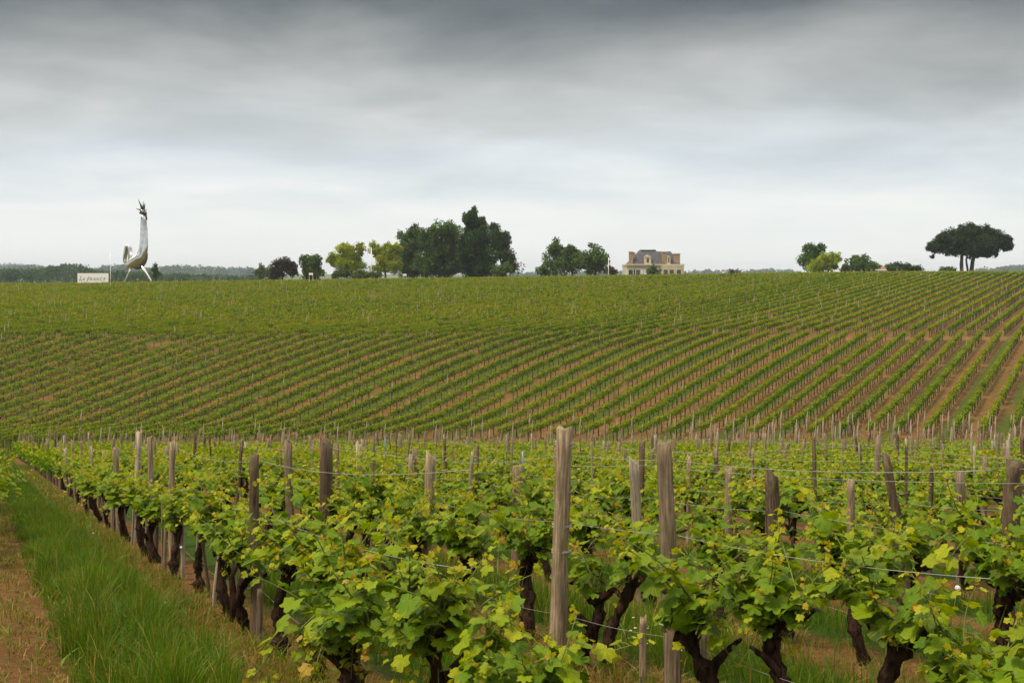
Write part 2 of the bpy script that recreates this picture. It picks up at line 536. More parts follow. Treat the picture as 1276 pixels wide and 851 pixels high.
def build_ground():
    xs = np.concatenate([-np.geomspace(120, 4000, 26)[::-1], np.arange(-110, -16, 2.0), np.arange(-16, 16, 0.25), np.arange(16, 112, 2.0), np.geomspace(120, 4000, 26)])
    ys = np.concatenate([np.linspace(-150, -12, 12), np.arange(-10, 3, 1.0), np.arange(3, 32, 0.25), np.arange(32, 270, 1.0), np.geomspace(272, 4400, 60)])
    Xg, Yg = np.meshgrid(xs, ys)
    Zg = ground_z(Xg, Yg)
    n, mm = Xg.shape
    V = np.stack([Xg, Yg, Zg], -1).reshape(-1, 3)
    i, j = np.meshgrid(np.arange(n - 1), np.arange(mm - 1), indexing='ij')
    F = np.stack([i * mm + j, i * mm + j + 1, (i + 1) * mm + j + 1, (i + 1) * mm + j], -1).reshape(-1, 4)
    yc = (ys[:-1] + ys[1:])[i.ravel()] / 2
    a = Acc()
    a.add(V, F[yc < 81], 0)
    a.F.append((F[(yc >= 81) & (yc < 258)], 1))
    a.F.append((F[yc >= 258], 2))
    o = a.obj('ground', [M['front'], M['hill'], M['far']], attrs=False)
    tag(o, 'brown vineyard soil falling to a valley and rising to a ridge', kind='structure')


build_ground()


def build_haze():
    a = Acc()
    add_box(a, (0, 2125, 14), (8400, 4650, 64))
    m, k = new_mat('haze_air')
    v = k.n('ShaderNodeVolumePrincipled', {'Color': (0.72, 0.82, 0.93, 1.0), 'Density': 0.00015, 'Anisotropy': 0.1})
    k.n('ShaderNodeOutputMaterial', {'Volume': v.outputs[0]})
    o = a.obj('haze', [m], smooth=False, attrs=False)
    tag(o, 'thin grey blue haze over the plain', kind='stuff')


build_haze()

# ------------------------------------------------------------------ leaves and vines


def leaf_template(nout, ring):
    ctrl = [(0, 1.0), (16, 0.80), (27, 0.66), (40, 0.84), (54, 0.95), (66, 0.76), (80, 0.60), (94, 0.74), (108, 0.78), (124, 0.62), (142, 0.56), (160, 0.47), (172, 0.22), (180, 0.10)]
    ca = np.array([c[0] for c in ctrl], float)
    cr = np.array([c[1] for c in ctrl], float)
    th = np.linspace(-180, 180, nout, endpoint=False)
    r = np.interp(np.abs(th), ca, cr)
    if nout > 20:
        r = r * (1 + 0.05 * np.where(np.arange(nout) % 2 == 0, 1, -1))
    a = np.radians(th)
    out = np.stack([r * np.sin(a), r * np.cos(a)], -1) / 1.65
    rings = [out * f for f in ((0.5, 1.0) if ring else (1.0,))]
    P = np.vstack([[[0, 0]]] + rings)
    k = nout
    j = np.arange(k)
    tri = np.stack([np.zeros(k, int), 1 + (j + 1) % k, 1 + j], -1)
    quads = None
    if ring:
        quads = np.stack([1 + j, 1 + (j + 1) % k, 1 + k + (j + 1) % k, 1 + k + j], -1)
    return P, tri, quads


def leaf_template_quad():
    P = np.array([[0, -0.12], [0.5, 0.2], [0.0, 0.62], [-0.5, 0.2]])
    return P, None, np.array([[0, 1, 2, 3]])


TPL = {0: leaf_template(30, True), 1: leaf_template(11, False), 2: leaf_template_quad()}


def put_leaves(acc, rng, lod, pos, d, nrm, size, r, age, mat=0):
    """pos,d,nrm (N,3); size,r,age (N,)"""
    P, tri, quads = TPL[lod]
    n = len(pos)
    k = len(P)
    d = d / (np.linalg.norm(d, axis=1)[:, None] + 1e-9)
    nrm = nrm - d * np.sum(nrm * d, 1)[:, None]
    nrm /= np.linalg.norm(nrm, axis=1)[:, None] + 1e-9
    s = np.cross(d, nrm)
    x, y = P[:, 0], P[:, 1]
    rr = np.hypot(x, y)
    fold = rng.uniform(-0.05, 0.45, n)[:, None]
    curl = rng.uniform(0.0, 0.75, n)[:, None]
    ph = rng.uniform(0, 6.28, n)[:, None]
    ang = np.arctan2(x, y)[None]
    zz = fold * np.abs(x)[None] - curl * (rr ** 2)[None] + 0.10 * rr[None] * np.sin(3 * ang + ph) + 0.05 * rr[None] * np.sin(7 * ang + 2 * ph)
    asp = rng.uniform(0.85, 1.15, n)[:, None]
    V = pos[:, None] + size[:, None, None] * ((x[None] * asp)[..., None] * s[:, None] + (y[None] / asp)[..., None] * d[:, None] + zz[..., None] * nrm[:, None])
    L = np.zeros((n, k, 4))
    L[..., 0] = r[:, None]
    L[..., 1] = age[:, None]
    L[..., 3] = 1
    lc = np.broadcast_to(np.stack([x, y, np.zeros(k)], -1)[None], (n, k, 3))
    off = (np.arange(n) * k)[:, None, None]
    n0 = acc.n
    first = (tri[None] + off).reshape(-1, 3) if tri is not None else (quads[None] + off).reshape(-1, 4)
    acc.add(V.reshape(-1, 3), first, mat, L.reshape(-1, 4), lc.reshape(-1, 3))
    if tri is not None and quads is not None:
        acc.F.append(((quads[None] + off).reshape(-1, 4) + n0, mat))


def vine_trunk(acc, rng, sides=9, seg=12, thick=1.0):
    h = rng.uniform(0.46, 0.62)
    t = np.linspace(0, 1, seg)
    lean = rng.normal(0, 0.07, 2)
    p1, p2 = rng.uniform(0, 6.28, 2)
    wob = rng.uniform(0.6, 1.6)
    P = np.stack([lean[0] * t + wob * 0.05 * (np.sin(5.2 * t + p1) - math.sin(p1)), lean[1] * t + 0.045 * np.sin(4.1 * t + p2) - 0.045 * math.sin(p2), -0.08 + (h + 0.08) * t], -1)
    R = thick * rng.uniform(0.033, 0.052) * (1.25 - 0.65 * t + 0.45 * np.exp(-((t - 0.93) / 0.1) ** 2)) * (1 + 0.16 * np.sin(t * rng.uniform(14, 26) + p1) + 0.12 * rng.normal(0, 1, seg))
    add_tube(acc, P, R, sides, 0, rng, 0.17)
    head = P[-1]
    ends = [head]
    for sgn in (-1, 1):
        n = max(4, seg // 2)
        tt = np.linspace(0, 1, n)
        L = rng.uniform(0.20, 0.38)
        A = head + np.stack([sgn * L * tt, rng.normal(0, 0.05) * tt + 0.02 * np.sin(6 * tt + p1), rng.uniform(0.06, 0.22) * tt ** 0.8 + 0.025 * np.sin(7 * tt + p2) - 0.03], -1)
        add_tube(acc, A, thick * np.linspace(0.036, 0.009, n) * (1 + 0.15 * rng.normal(0, 1, n)), max(5, sides - 3), 0, rng, 0.12)
        ends += [A[k] for k in range(1, n)]
    if rng.random() < 0.25:
        n = max(4, seg // 2)
        tt = np.linspace(0, 1, n)
        A = P[int(seg * 0.55)] + np.stack([rng.normal(0, 0.12) * tt, rng.choice([-1, 1]) * 0.18 * tt, 0.2 * tt ** 0.6], -1)
        add_tube(acc, A, thick * np.linspace(0.03, 0.008, n), max(5, sides - 3), 0, rng, 0.15)
    return np.array(ends)


def vine_foliage(acc, rng, ends, lod, nshoot, size=1.0, keep=1.0, tall=1.0, hang=0.0):
    pos, dd, nn, sz, ag = [], [], [], [], []
    for i in range(nshoot):
        b = ends[rng.integers(len(ends))] + rng.normal(0, 0.02, 3)
        L = rng.uniform(0.22, 0.60) * tall
        m = 10
        t = np.linspace(0, 1, m)
        lat = rng.normal(0, 0.31)
        alo = rng.normal(0, 0.28)
        droop = rng.uniform(0.0, 0.35) if rng.random() < 0.65 else rng.uniform(0.5, 1.5)
        if rng.random() < hang:
            droop, L, lat = rng.uniform(1.4, 2.6), L * 0.95, rng.choice([-1, 1]) * abs(rng.normal(0.25, 0.25))
        C = b + L * np.stack([alo * t + 0.07 * np.sin(4 * t + i), lat * t * (1 + 0.5 * t), t * 0.95 - droop * t ** 2 * 0.7], -1)
        if lod < 2:
            add_tube(acc, C, np.linspace(0.0055, 0.002, m), 4 if lod == 0 else 3, 1)
        nl = int(L / 0.043)
        for j in range(nl):
            if rng.random() > keep:
                continue
            tt = (j + 0.6) / nl
            c = np.array([np.interp(tt, t, C[:, q]) for q in range(3)])
            side = (1 if j % 2 else -1)
            az = rng.uniform(0, 6.28) if rng.random() < 0.3 else math.atan2(side, rng.normal(0, 0.8))
            out = np.array([math.cos(az), math.sin(az), rng.uniform(-0.15, 0.5)])
            pl = rng.uniform(0.04, 0.11) * (1 - 0.5 * tt)
            p = c + out * pl
            if lod == 0:
                V, F, _ = sweep(np.array([c, c + out * pl * 0.5 + [0, 0, 0.006], p]), 0.0018, 3, cap=False)
                acc.add(V, F, 1)
            pos.append(p)
            dd.append(out * [1, 1, 0.3] + [0, 0, -rng.uniform(0.1, 0.9)])
            nn.append(out * rng.uniform(0.1, 0.7) + [0, 0, 1.0] + rng.normal(0, 0.28, 3))
            s = (0.122 if tt < 0.5 else 0.122 - 0.14 * (tt - 0.5)) * rng.uniform(0.6, 1.28)
            if j == nl - 1:
                s = 0.045
            sz.append(max(s, 0.035))
            ag.append(np.clip((tt - 0.48) * 1.4 + rng.normal(0, 0.17), 0, 1))
            if j == nl - 1:                                       # young bronze leaves and flower buds at the tip
                for q in range(4):
                    pos.append(c + rng.normal(0, 0.018, 3) + [0, 0, 0.02])
                    dd.append(rng.normal(0, 0.6, 3) + [0, 0, 0.8])
                    nn.append(rng.normal(0, 1, 3))
                    sz.append(rng.uniform(0.02, 0.045))
                    ag.append(rng.uniform(0.6, 1.0))
    pos = np.array(pos)
    n = len(pos)
    shade = np.clip(rng.normal(0.5, 0.28, n), 0, 1)
    put_leaves(acc, rng, lod, pos, np.array(dd), np.array(nn), np.array(sz) * size, shade, np.array(ag), 0)


def make_vine_meshes(seed, lod, full=False, few=0):
    rng = np.random.default_rng(seed)
    a, b = Acc(), Acc()
    if lod == 0:
        ends = vine_trunk(a, rng, 14, 26)
        vine_foliage(b, rng, ends, 0, few or int(rng.integers(30, 38)) if (full or few) else int(rng.integers(14, 26)), hang=0.42 if full else 0.12)
    else:
        ends = vine_trunk(a, rng, 6, 8)
        vine_foliage(b, rng, ends, 1, int(rng.integers(13, 21)), 1.06, hang=0.15)
    return a.mesh('vine_trunk', [M['bark']]), b.mesh('vine_foliage', [M['vine_leaf'], M['shoot']])


SLOPE = 0.437                                       # rows run away to the left
ROW_RZ = math.atan2(1.0, -SLOPE)
ROWLEN = math.hypot(1.0, SLOPE)


def row_x(k, Y):
    return 0.125 + 2.0 * k - SLOPE * Y - (0.25 if k == 0 else 0.0)


ORD = ['zeroth', 'first', 'second', 'third', 'fourth', 'fifth', 'sixth', 'seventh', 'eighth', 'ninth', 'tenth', 'eleventh', 'twelfth', 'thirteenth', 'fourteenth',
       'fifteenth', 'sixteenth', 'seventeenth', 'eighteenth', 'nineteenth']
TENS = {20: 'twentieth', 30: 'thirtieth', 40: 'fortieth', 50: 'fiftieth', 60: 'sixtieth'}
TENW = {2: 'twenty', 3: 'thirty', 4: 'forty', 5: 'fifty', 6: 'sixty'}


def ordinal(n):
    if n < 20:
        return ORD[n]
    return TENS[n] if n % 10 == 0 else TENW[n // 10] + '-' + ORD[n % 10]


def row_phrase(k):
    if k == 0:
        return 'the vine row across the grass path'
    if k == 1:
        return 'the vine row edging the grass path'
    return 'the ' + ordinal(k) + ' vine row from the grass path'


rnd = random.Random(7)
nrg = np.random.default_rng(11)

V0 = [make_vine_meshes(100 + i, 0) for i in range(10)]
VF = [make_vine_meshes(150 + i, 0, True) for i in range(7)]
VT = [make_vine_meshes(190 + i, 0, False, 7) for i in range(2)]
V1 = [make_vine_meshes(200 + i, 1) for i in range(9)]

front_vines = []                                    # (Y, row, x)
for k in range(0, 38):
    fixed = {1: [4.95, 5.65, 6.5, 7.1, 7.8, 8.7, 9.6, 10.5, 11.3], 2: [4.85, 5.5, 6.32, 6.74, 7.93, 8.32, 9.3], 3: [7.3, 8.4, 9.2]}.get(k, [])
    Y = {0: 14.2, 1: 12.1, 2: 10.2, 3: 10.1}.get(k, 6.0)
    for yf in fixed:
        front_vines.append((yf, k, row_x(k, yf)))
    while Y < 79.3:
        x = row_x(k, Y)
        px = CX + F_PX * x / Y
        if -90 < px < 1366:
            front_vines.append((Y, k, x + rnd.gauss(0, 0.03)))
        Y += 1.02 / ROWLEN * rnd.uniform(0.93, 1.07)
front_vines.sort()
ind, rest = front_vines[:300], front_vines[300:]
rows_seen = {}
for Y, k, x in ind:
    rows_seen.setdefault(k, []).append((Y, x))
SPECIAL_VINES = {}
for k, lst in rows_seen.items():
    for i, (Y, x) in enumerate(lst):
        near = Y < 13.5
        lush = (k == 1 and Y < 7.0) or (k == 2 and Y < 5.2)
        thin = k == 2 and 7.5 < Y < 9.0
        tr, fo = VT[rnd.randrange(2)] if thin else VF[rnd.randrange(7)] if lush else (V0 if near else V1)[rnd.randrange(10 if near else 9)]
        e = empty('grapevine', (x, Y, gz(x, Y)), ROW_RZ + rnd.choice((0, math.pi)) + rnd.gauss(0, 0.12))
        s = rnd.uniform(0.9, 1.12)
        e.scale = (1.0, s, s)
        for nm, me in (('trunk', tr), ('foliage', fo)):
            c = bpy.data.objects.new(nm, me)
            COL.objects.link(c)
            c.parent = e
        look = 'bare gnarled grapevine with few shoots' if thin else 'lush grapevine with low hanging shoots' if lush else 'gnarled grapevine with broad fresh leaves' if near else 'bushy green grapevine'
        tag(e, f'{look}, {ordinal(i + 1)} along {row_phrase(k)}', 'grapevine', 'grapevines in the front plot')


def far_vine_template(seed, n, size, half_w, half_l, z0, z1, low=0.5):
    rng = np.random.default_rng(seed)
    a = Acc()
    pos = np.stack([rng.uniform(-half_l, half_l, n), np.clip(rng.normal(0, half_w * 0.6, n), -half_w * 1.4, half_w * 1.4), z0 + (z1 - z0) * rng.beta(1.6, 1.3, n)], -1)
    nn = rng.normal(0, 0.55, (n, 3)) + [0, 0, 0.8]
    dd = rng.normal(0, 1, (n, 3)) * [1, 1, 0.6]
    hgt = (pos[:, 2] - z0) / (z1 - z0)
    ag = np.clip(hgt * 0.85 - 0.16 + rng.normal(0, 0.2, n), 0, 1)
    r = np.clip(rng.normal(0.45, 0.25, n), 0, 1)
    put_leaves(a, rng, 2, pos, dd, nn, size * rng.uniform(0.7, 1.25, n), r, ag, 0)
    P = np.array([[0, 0, -0.1], [rng.normal(0, .04), rng.normal(0, .03), 0.35], [rng.normal(0, .05), 0, 0.72]])
    V, F, _ = sweep(P, [0.045, 0.035, 0.03], 4, cap=False)
    a.add(V, F, 1)
    for sg in (-1, 1):
        V, F, _ = sweep(np.array([[0, 0, 0.68], [sg * 0.4, 0, 0.72]]), [0.022, 0.014], 3, cap=False)
        a.add(V, F, 1)
    return a


def scatter(acc, tpl, xs, ys, rz, sc, jr):
    """copies of a template merged into one mesh"""
    V, F, L, C = tpl.merged()
    n = len(xs)
    if n == 0:
        return
    zs = ground_z(xs, ys)
    ca, sa = np.cos(rz)[:, None], np.sin(rz)[:, None]
    W = np.stack([V[None, :, 0] * ca - V[None, :, 1] * sa * sc[:, None], V[None, :, 0] * sa + V[None, :, 1] * ca * sc[:, None], V[None, :, 2] * sc[:, None]], -1)
    W += np.stack([xs, ys, zs], -1)[:, None]
    LL = np.broadcast_to(L[None], (n,) + L.shape).copy()
    LL[..., 0] = np.clip(LL[..., 0] + jr[:, None], 0, 1)
    LL[..., 1] = np.clip(LL[..., 1] + 0.7 * jr[:, None], 0, 1)
    CC = np.broadcast_to(C[None], (n,) + C.shape)
    k = len(V)
    off = (np.arange(n) * k)[:, None, None]
    n0 = acc.n
    acc.add(W.reshape(-1, 3), (F[0][0][None] + off).reshape(-1, F[0][0].shape[1]), F[0][1], LL.reshape(-1, 4), CC.reshape(-1, 3))
    for f, m in F[1:]:
        acc.F.append(((f[None] + off).reshape(-1, f.shape[1]) + n0, m))


far_acc = Acc()
rest = np.array([(y, x) for y, k, x in rest])
tp = [far_vine_template(300 + i, 105, 0.14, 0.34, 0.56, 0.40, 1.02) for i in range(8)]
pick = nrg.integers(0, 8, len(rest))
for i in range(8):
    s = rest[pick == i]
    n = len(s)
    scatter(far_acc, tp[i], s[:, 1], s[:, 0], np.full(n, ROW_RZ) + nrg.choice([0, math.pi], n), nrg.uniform(0.85, 1.12, n), nrg.normal(0, 0.10, n))

# the hillside: rows run away to the right, 30 degrees off the view
TH = math.radians(28)
hill_pts = []
for nrow in range(-150, 20):
    u = nrow * 1.75
    ys = np.arange(83.0, 252, 1.0 * math.cos(TH))
    ys = ys + nrg.uniform(0, 1) + nrg.normal(0, 0.06, len(ys))
    xs = (u + ys * math.sin(TH)) / math.cos(TH)
    px = CX + F_PX * xs / ys
    gap_y = np.interp(px, [66, 490, 800, 1187], [116, 118, 125, 127.5])
    west = np.clip((px - 66) / 1000, 0, 1)
    ok = (px > -60) & (px < 1336) & (ys > 83.5 + 0.5 * west)
    gw = np.interp(px, [0, 700, 1000], [0.3, 0.6, 1.5])
    ok &= ~((ys > gap_y - gw) & (ys < gap_y + gw))
    thin = 0.5 + 0.5 * np.sin(xs * 0.23 + 2.0 * np.sin(ys * 0.11)) * np.sin(ys * 0.17 + xs * 0.05)
    ok &= nrg.random(len(ys)) > np.where(ys > gap_y, 0.04 + 0.08 * thin ** 2, 0.015 + 0.04 * thin ** 2)
    hill_pts.append(np.stack([xs[ok], ys[ok]], -1))
hill_pts = np.concatenate(hill_pts)
n_h = len(hill_pts)
near_h = hill_pts[:, 1] < 135
tpn = [far_vine_template(400 + i, 190, 0.125, 0.17, 0.64, 0.60, 1.12) for i in range(8)]
tpf = [far_vine_template(500 + i, 58, 0.18, 0.14, 0.56, 0.62, 1.14) for i in range(8)]
row_id = np.round((hill_pts[:, 0] * math.cos(TH) - hill_pts[:, 1] * math.sin(TH)) / 1.75).astype(int)
row_tone = np.random.default_rng(77).normal(0, 0.05, 400)[row_id + 200] + np.where(row_id % 2 == 0, 0.09, -0.05)
wave = row_tone * np.where(hill_pts[:, 1] > 126, 1.5, 1.0) + np.where(hill_pts[:, 1] > 126, nrg.normal(0, 0.10, n_h), 0) + 0.05 * np.sin(hill_pts[:, 0] * 0.11 + 1.0) * np.sin(hill_pts[:, 1] * 0.09)
for sel, tps in ((near_h, tpn), (~near_h, tpf)):
    pts, wv = hill_pts[sel], wave[sel]
    pick = nrg.integers(0, 8, len(pts))
    for i in range(8):
        s = pts[pick == i]
        n = len(s)
        scatter(far_acc, tps[i], s[:, 0], s[:, 1], np.full(n, math.pi / 2 - TH) + nrg.choice([0, math.pi], n), nrg.uniform(0.96, 1.05, n), nrg.normal(0, 0.04, n) + wv[pick == i])
o = far_acc.obj('grapevine', [M['vine_leaf_far'], M['stump']], smooth=False)
tag(o, 'countless small green vines in rows over the whole hillside', 'vineyard', kind='stuff')

# ------------------------------------------------------------------ posts


def post_mesh(seed, h, w, square, rough=0.05, seg=9, bend=0.012):
    rng = np.random.default_rng(seed)
    a = Acc()
    t = np.linspace(0, 1, seg)
    b1, b2 = rng.normal(0, bend, 2)
    P = np.stack([b1 * np.sin(3.0 * t + seed), b2 * np.sin(2.6 * t + 2 * seed), -0.15 + (h + 0.15) * t], -1)
    sides = 4 if square else 10
    R = w / 2 * (1.415 if square else 1.0) * (1.08 - 0.14 * t) * (1 + rough * rng.normal(0, 0.5, seg))
    if square:
        V, F, T = sweep(P, R, 4, rng, 0.02)
        # bevel-like chamfer: use an 8-gon with short corner sides instead
        ang = np.array([-0.12, 0.12, 1.45, 1.69, 3.02, 3.26, 4.59, 4.83]) + math.pi / 4
        ring = np.stack([np.cos(ang), np.sin(ang)], -1)
        sides = 8
        V = np.concatenate([np.concatenate([P[i][:2] + ring * R[i] * (1 + 0.015 * rng.normal(0, 1, (8, 1))), np.full((8, 1), P[i][2])], 1) for i in range(seg)])
        V = np.vstack([V, P[:1], P[-1:]])
        i = np.arange(seg - 1)[:, None] * 8
        j = np.arange(8)[None]
        F = np.stack([i + j, i + (j + 1) % 8, i + 8 + (j + 1) % 8, i + 8 + j], -1).reshape(-1, 4)
        jj = np.arange(8)
        T = np.vstack([np.stack([(jj + 1) % 8, jj, np.full(8, seg * 8)], -1), np.stack([(seg - 1) * 8 + jj, (seg - 1) * 8 + (jj + 1) % 8, np.full(8, seg * 8 + 1)], -1)])
    else:
        V, F, T = sweep(P, R, sides, rng, rough)
    top = slice((seg - 1) * sides, seg * sides)
    V[top, 2] += rng.normal(0, 0.022, sides) + V[top, 0] * rng.normal(0, 0.3)
    n0 = a.n
    a.add(V, F)
    a.F.append((T + n0, 0))
    return a


def ring_mesh(r, wr=0.0035, turns=2):
    a = Acc()
    t = np.linspace(0, 2 * np.pi * turns, 20 * turns)
    P = np.stack([r * np.cos(t), r * np.sin(t), 0.012 * np.sin(t * 0.5) + 0.006 * t / 6.28], -1)
    add_tube(a, P, wr, 5)
    return a


WOODS = ['grey_wood', 'grey_wood', 'grey_wood', 'pale_wood', 'dark_wood', 'grey_wood']
POST_LIB = {}


def lib_post(kind, wood, var):
    key = (kind, wood, var)
    if key not in POST_LIB:
        w = {'thick': 0.115, 'mid': 0.085, 'thin': 0.055, 'stake': 0.04}[kind]
        POST_LIB[key] = post_mesh(var * 17 + len(kind), 1.0, w, kind == 'mid' and var % 2 == 0).mesh('vine_post', [M[wood]], attrs=False)
    return POST_LIB[key]


posts_by_row = {}
all_posts = []                                       # dict per post


def add_post(Y, k, h, w, wood, square=False, lean=(0, 0), label=None, ties=(), x=None, stake=False, name='vine_post', row=True):
    x = row_x(k, Y) if x is None else x
    d = dict(Y=Y, k=k, x=x, h=h, w=w, wood=wood, square=square, lean=lean, label=label, ties=ties, stake=stake, name=name)
    all_posts.append(d)
    if row:
        posts_by_row.setdefault(k, []).append((Y, x, h))
    return d


# posts one can point at in the photograph
add_post(8.05, 2, 1.605, 0.110, 'grey_wood', False, (0.0, 0.03), 'thick round grey post with wire wound round it, tallest before the vines', (1.50, 1.18, 0.95, 0.78), x=X_at(695, 8.05))
add_post(7.28, 2, 1.535, 0.080, 'grey_wood', True, (0.0, 0.0), 'square sawn grey post with bare front, standing beside the short stakes', (0.45,))
add_post(11.24, 3, 1.32, 0.082, 'pale_wood', True, (0.0, -0.05), 'pale silvery post leaning slightly, its foot in green grass')
add_post(14.6, 2, 1.47, 0.165, 'dark_wood', False, (0, 0), 'very thick dark brown post rising from leaves with frayed top')
add_post(11.3, 2, 1.40, 0.105, 'grey_wood', False, (0, 0.035), 'grey post with greenish split beside it, buried in leaves')
add_post(9.3, 3, 1.27, 0.098, 'dark_wood', False, (0, -0.04), 'short stout mossy post tilting, clump of leaves at its waist')
add_post(11.3, 4, 1.2, 0.075, 'grey_wood', False, (0, 0.0), 'short greenish post standing straight before the leaning dark one')
add_post(10.65, 4, 1.40, 0.085, 'dark_wood', False, (0, -0.10), 'slender dark post leaning strongly, hooked tip at its top')
add_post(9.6, 4, 1.36, 0.125, 'dark_wood', False, (0, 0.06), 'crooked knotted tree-branch post leaning at the side of the plot')
add_post(13.2, 4, 1.24, 0.10, 'grey_wood', False, (0, 0.03), 'medium grey post leaning a little over dense young leaves')
add_post(13.9, 3, 1.25, 0.11, 'grey_wood', True, (0, 0.02), 'grey post with square top just behind the thick wire-wound one')
add_post(19.6, 3, 1.38, 0.12, 'pale_wood', True, (0, -0.03), 'pale grey post beyond the very thick dark one')
add_post(9.5, 1, 1.42, 0.085, 'dark_wood', False, (0, 0.0), 'dark rough post by the dead branch beside the grass path')
add_post(12.9, 5, 1.25, 0.05, 'dark_wood', False, (0, 0.0), 'thin dark stick post behind the strongly leaning one')
add_post(12.5, 5, 1.2, 0.08, 'grey_wood', True, (0, 0.0), 'straight grey square post with flat top among yellow shoots')
add_post(13.6, 1, 1.5, 0.07, 'grey_wood', False, (0, -0.02), 'grey post at the path edge where the trunks begin to crowd')
add_post(17.3, 1, 1.6, 0.09, 'pale_wood', False, (0, 0.05), 'pale leaning post halfway down the edge of the grass path')
add_post(22.0, 3, 1.45, 0.035, 'steel_stake', False, (0, 0.0), 'thin blue grey steel stake nearer the dark thick post')
add_post(24.5, 4, 1.45, 0.035, 'steel_stake', False, (0, 0.0), 'thin blue grey steel stake farther down the slope')
add_post(18.2, 4, 1.3, 0.04, 'steel_stake', False, (0, 0.0), 'short blue steel stake behind the square sawn grey post')
# short stakes at the foot of the rows
for Y, k, h, lb, dx in ((7.55, 2, 0.44, 'short pale stake tied with wire, just beside the square sawn post', 0.0), (7.02, 2, 0.44, 'short brown stake on the far side of the square sawn post', 0.06),
                        (9.9, 1, 0.50, 'short weathered stake under the leaves beside the dead branch', 0.12), (9.15, 1, 0.42, 'short stake with wire between two black trunks', -0.05)):
    add_post(Y, k, h, 0.038, 'grey_wood', True, (0, 0), lb, x=row_x(k, Y) + dx, stake=True, row=False)
# slim stakes crowding between the trunks at the edge of the path
sr = random.Random(19)
Y = 10.6
while Y < 30:
    add_post(Y, 1, sr.uniform(0.55, 1.0), sr.uniform(0.03, 0.05), sr.choice(['grey_wood', 'dark_wood', 'pale_wood', 'grey_wood']), False, (sr.gauss(0, 0.03), sr.gauss(0, 0.05)), x=row_x(1, Y) + sr.gauss(0, 0.06), row=False)
    Y += sr.uniform(0.35, 0.85)
# the remaining posts of every row
for k in range(1, 38):
    Y = 5.6 + rnd.uniform(0, 3.0) + (4 if k < 5 else 0)
    while Y < 78.5:
        if Y < 20 and any(abs(Y - q[0]) < 1.4 for q in posts_by_row.get(k, [])) or (k <= 2 and Y < 12):
            Y += 0.7
            continue
        px = CX + F_PX * row_x(k, Y) / Y
        if -40 < px < 1310:
            kind = rnd.choice(('thick', 'mid', 'mid', 'thin'))
            w = {'thick': 0.11, 'mid': 0.085, 'thin': 0.055}[kind] * rnd.uniform(0.58, 0.88)
            add_post(Y, k, rnd.uniform(1.22, 1.62), w, rnd.choice(WOODS), rnd.random() < 0.4, (rnd.gauss(0, 0.03), rnd.gauss(0, 0.045)))
        Y += rnd.uniform(2.2, 4.2) if k > 1 else rnd.uniform(1.5, 3.0)
    # end post of the row at the bottom of the slope
    px = CX + F_PX * row_x(k, 79.8) / 79.8
    if -40 < px < 1310:
        add_post(79.8, k, rnd.uniform(1.45, 1.75), 0.11, rnd.choice(WOODS), False, (rnd.gauss(0, 0.02), rnd.gauss(0, 0.03)))


def near_key(p):
    return p['Y'] / max(p['w'] * p['h'], 0.02) ** 0.5 if False else p['Y']


all_posts.sort(key=near_key)
ind_posts, rest_posts = all_posts[:290], all_posts[290:]
cnt = {}
for p in ind_posts:
    k = p['k']
    x, Y = p['x'], p['Y']
    if not p['stake']:
        cnt[k] = cnt.get(k, 0) + 1
    lb = p['label']
    if lb is None:
        look = {'grey_wood': 'weathered grey', 'pale_wood': 'pale silvery', 'dark_wood': 'dark brown', 'steel_stake': 'blue steel'}[p['wood']]
        size = 'stout' if p['w'] > 0.1 else ('slim' if p['w'] < 0.065 else 'plain')
        lb = f"{size} {look} post, {ordinal(cnt[k])} post along {row_phrase(k)}"
    seed = int(Y * 100) + k
    if Y < 14:
        me = post_mesh(seed, p['h'], p['w'], p['square'], 0.06 if p['wood'] != 'dark_wood' else 0.14, 14, 0.012 if p['wood'] != 'dark_wood' else 0.03).mesh('vine_post', [M[p['wood']]], attrs=False)
        sc = (1, 1, 1)
    else:
        kind = 'thick' if p['w'] > 0.1 else ('thin' if p['w'] < 0.065 else 'mid')
        me = lib_post(kind, p['wood'], seed % 4)
        sc = (p['w'] / {'thick': 0.115, 'mid': 0.085, 'thin': 0.055}[kind],) * 2 + (p['h'],)
    o = bpy.data.objects.new('vine_post', me)
    COL.objects.link(o)
    o.location = (x, Y, gz(x, Y))
    o.scale = sc
    o.rotation_euler = (p['lean'][0], p['lean'][1], 0)
    # turn square posts a little off the view, keeping the lean
    tag(o, lb, 'post', 'wooden posts of the front plot')
    for tz in p['ties']:
        t = ring_mesh(p['w'] / 2 * (1.12 if not p['square'] else 1.32), 0.005).obj('wire_tie', [M['wire']], o, attrs=False)
        t.location = (0, 0, tz)

pa = Acc()


def merge_posts(acc, xs, ys, hs, ws, lx, mat):
    t = post_mesh(5, 1.0, 1.0, False, 0.04, 4)
    V, F, L, C = t.merged()
    zs = ground_z(xs, ys)
    W = V[None] * np.stack([ws, ws, hs], -1)[:, None]
    W[..., 0] += lx[:, None] * W[..., 2]
    W += np.stack([xs, ys, zs], -1)[:, None]
    off = (np.arange(len(xs)) * len(V))[:, None, None]
    n0 = acc.n
    acc.add(W.reshape(-1, 3), (F[0][0][None] + off).reshape(-1, 4), mat)
    for f, m in F[1:]:
        acc.F.append(((f[None] + off).reshape(-1, f.shape[1]) + n0, mat))


if rest_posts:
    A = np.array([(p['x'], p['Y'], p['h'], p['w']) for p in rest_posts])
    merge_posts(pa, A[:, 0], A[:, 1], A[:, 2], A[:, 3], nrg.normal(0, 0.03, len(A)), 0)
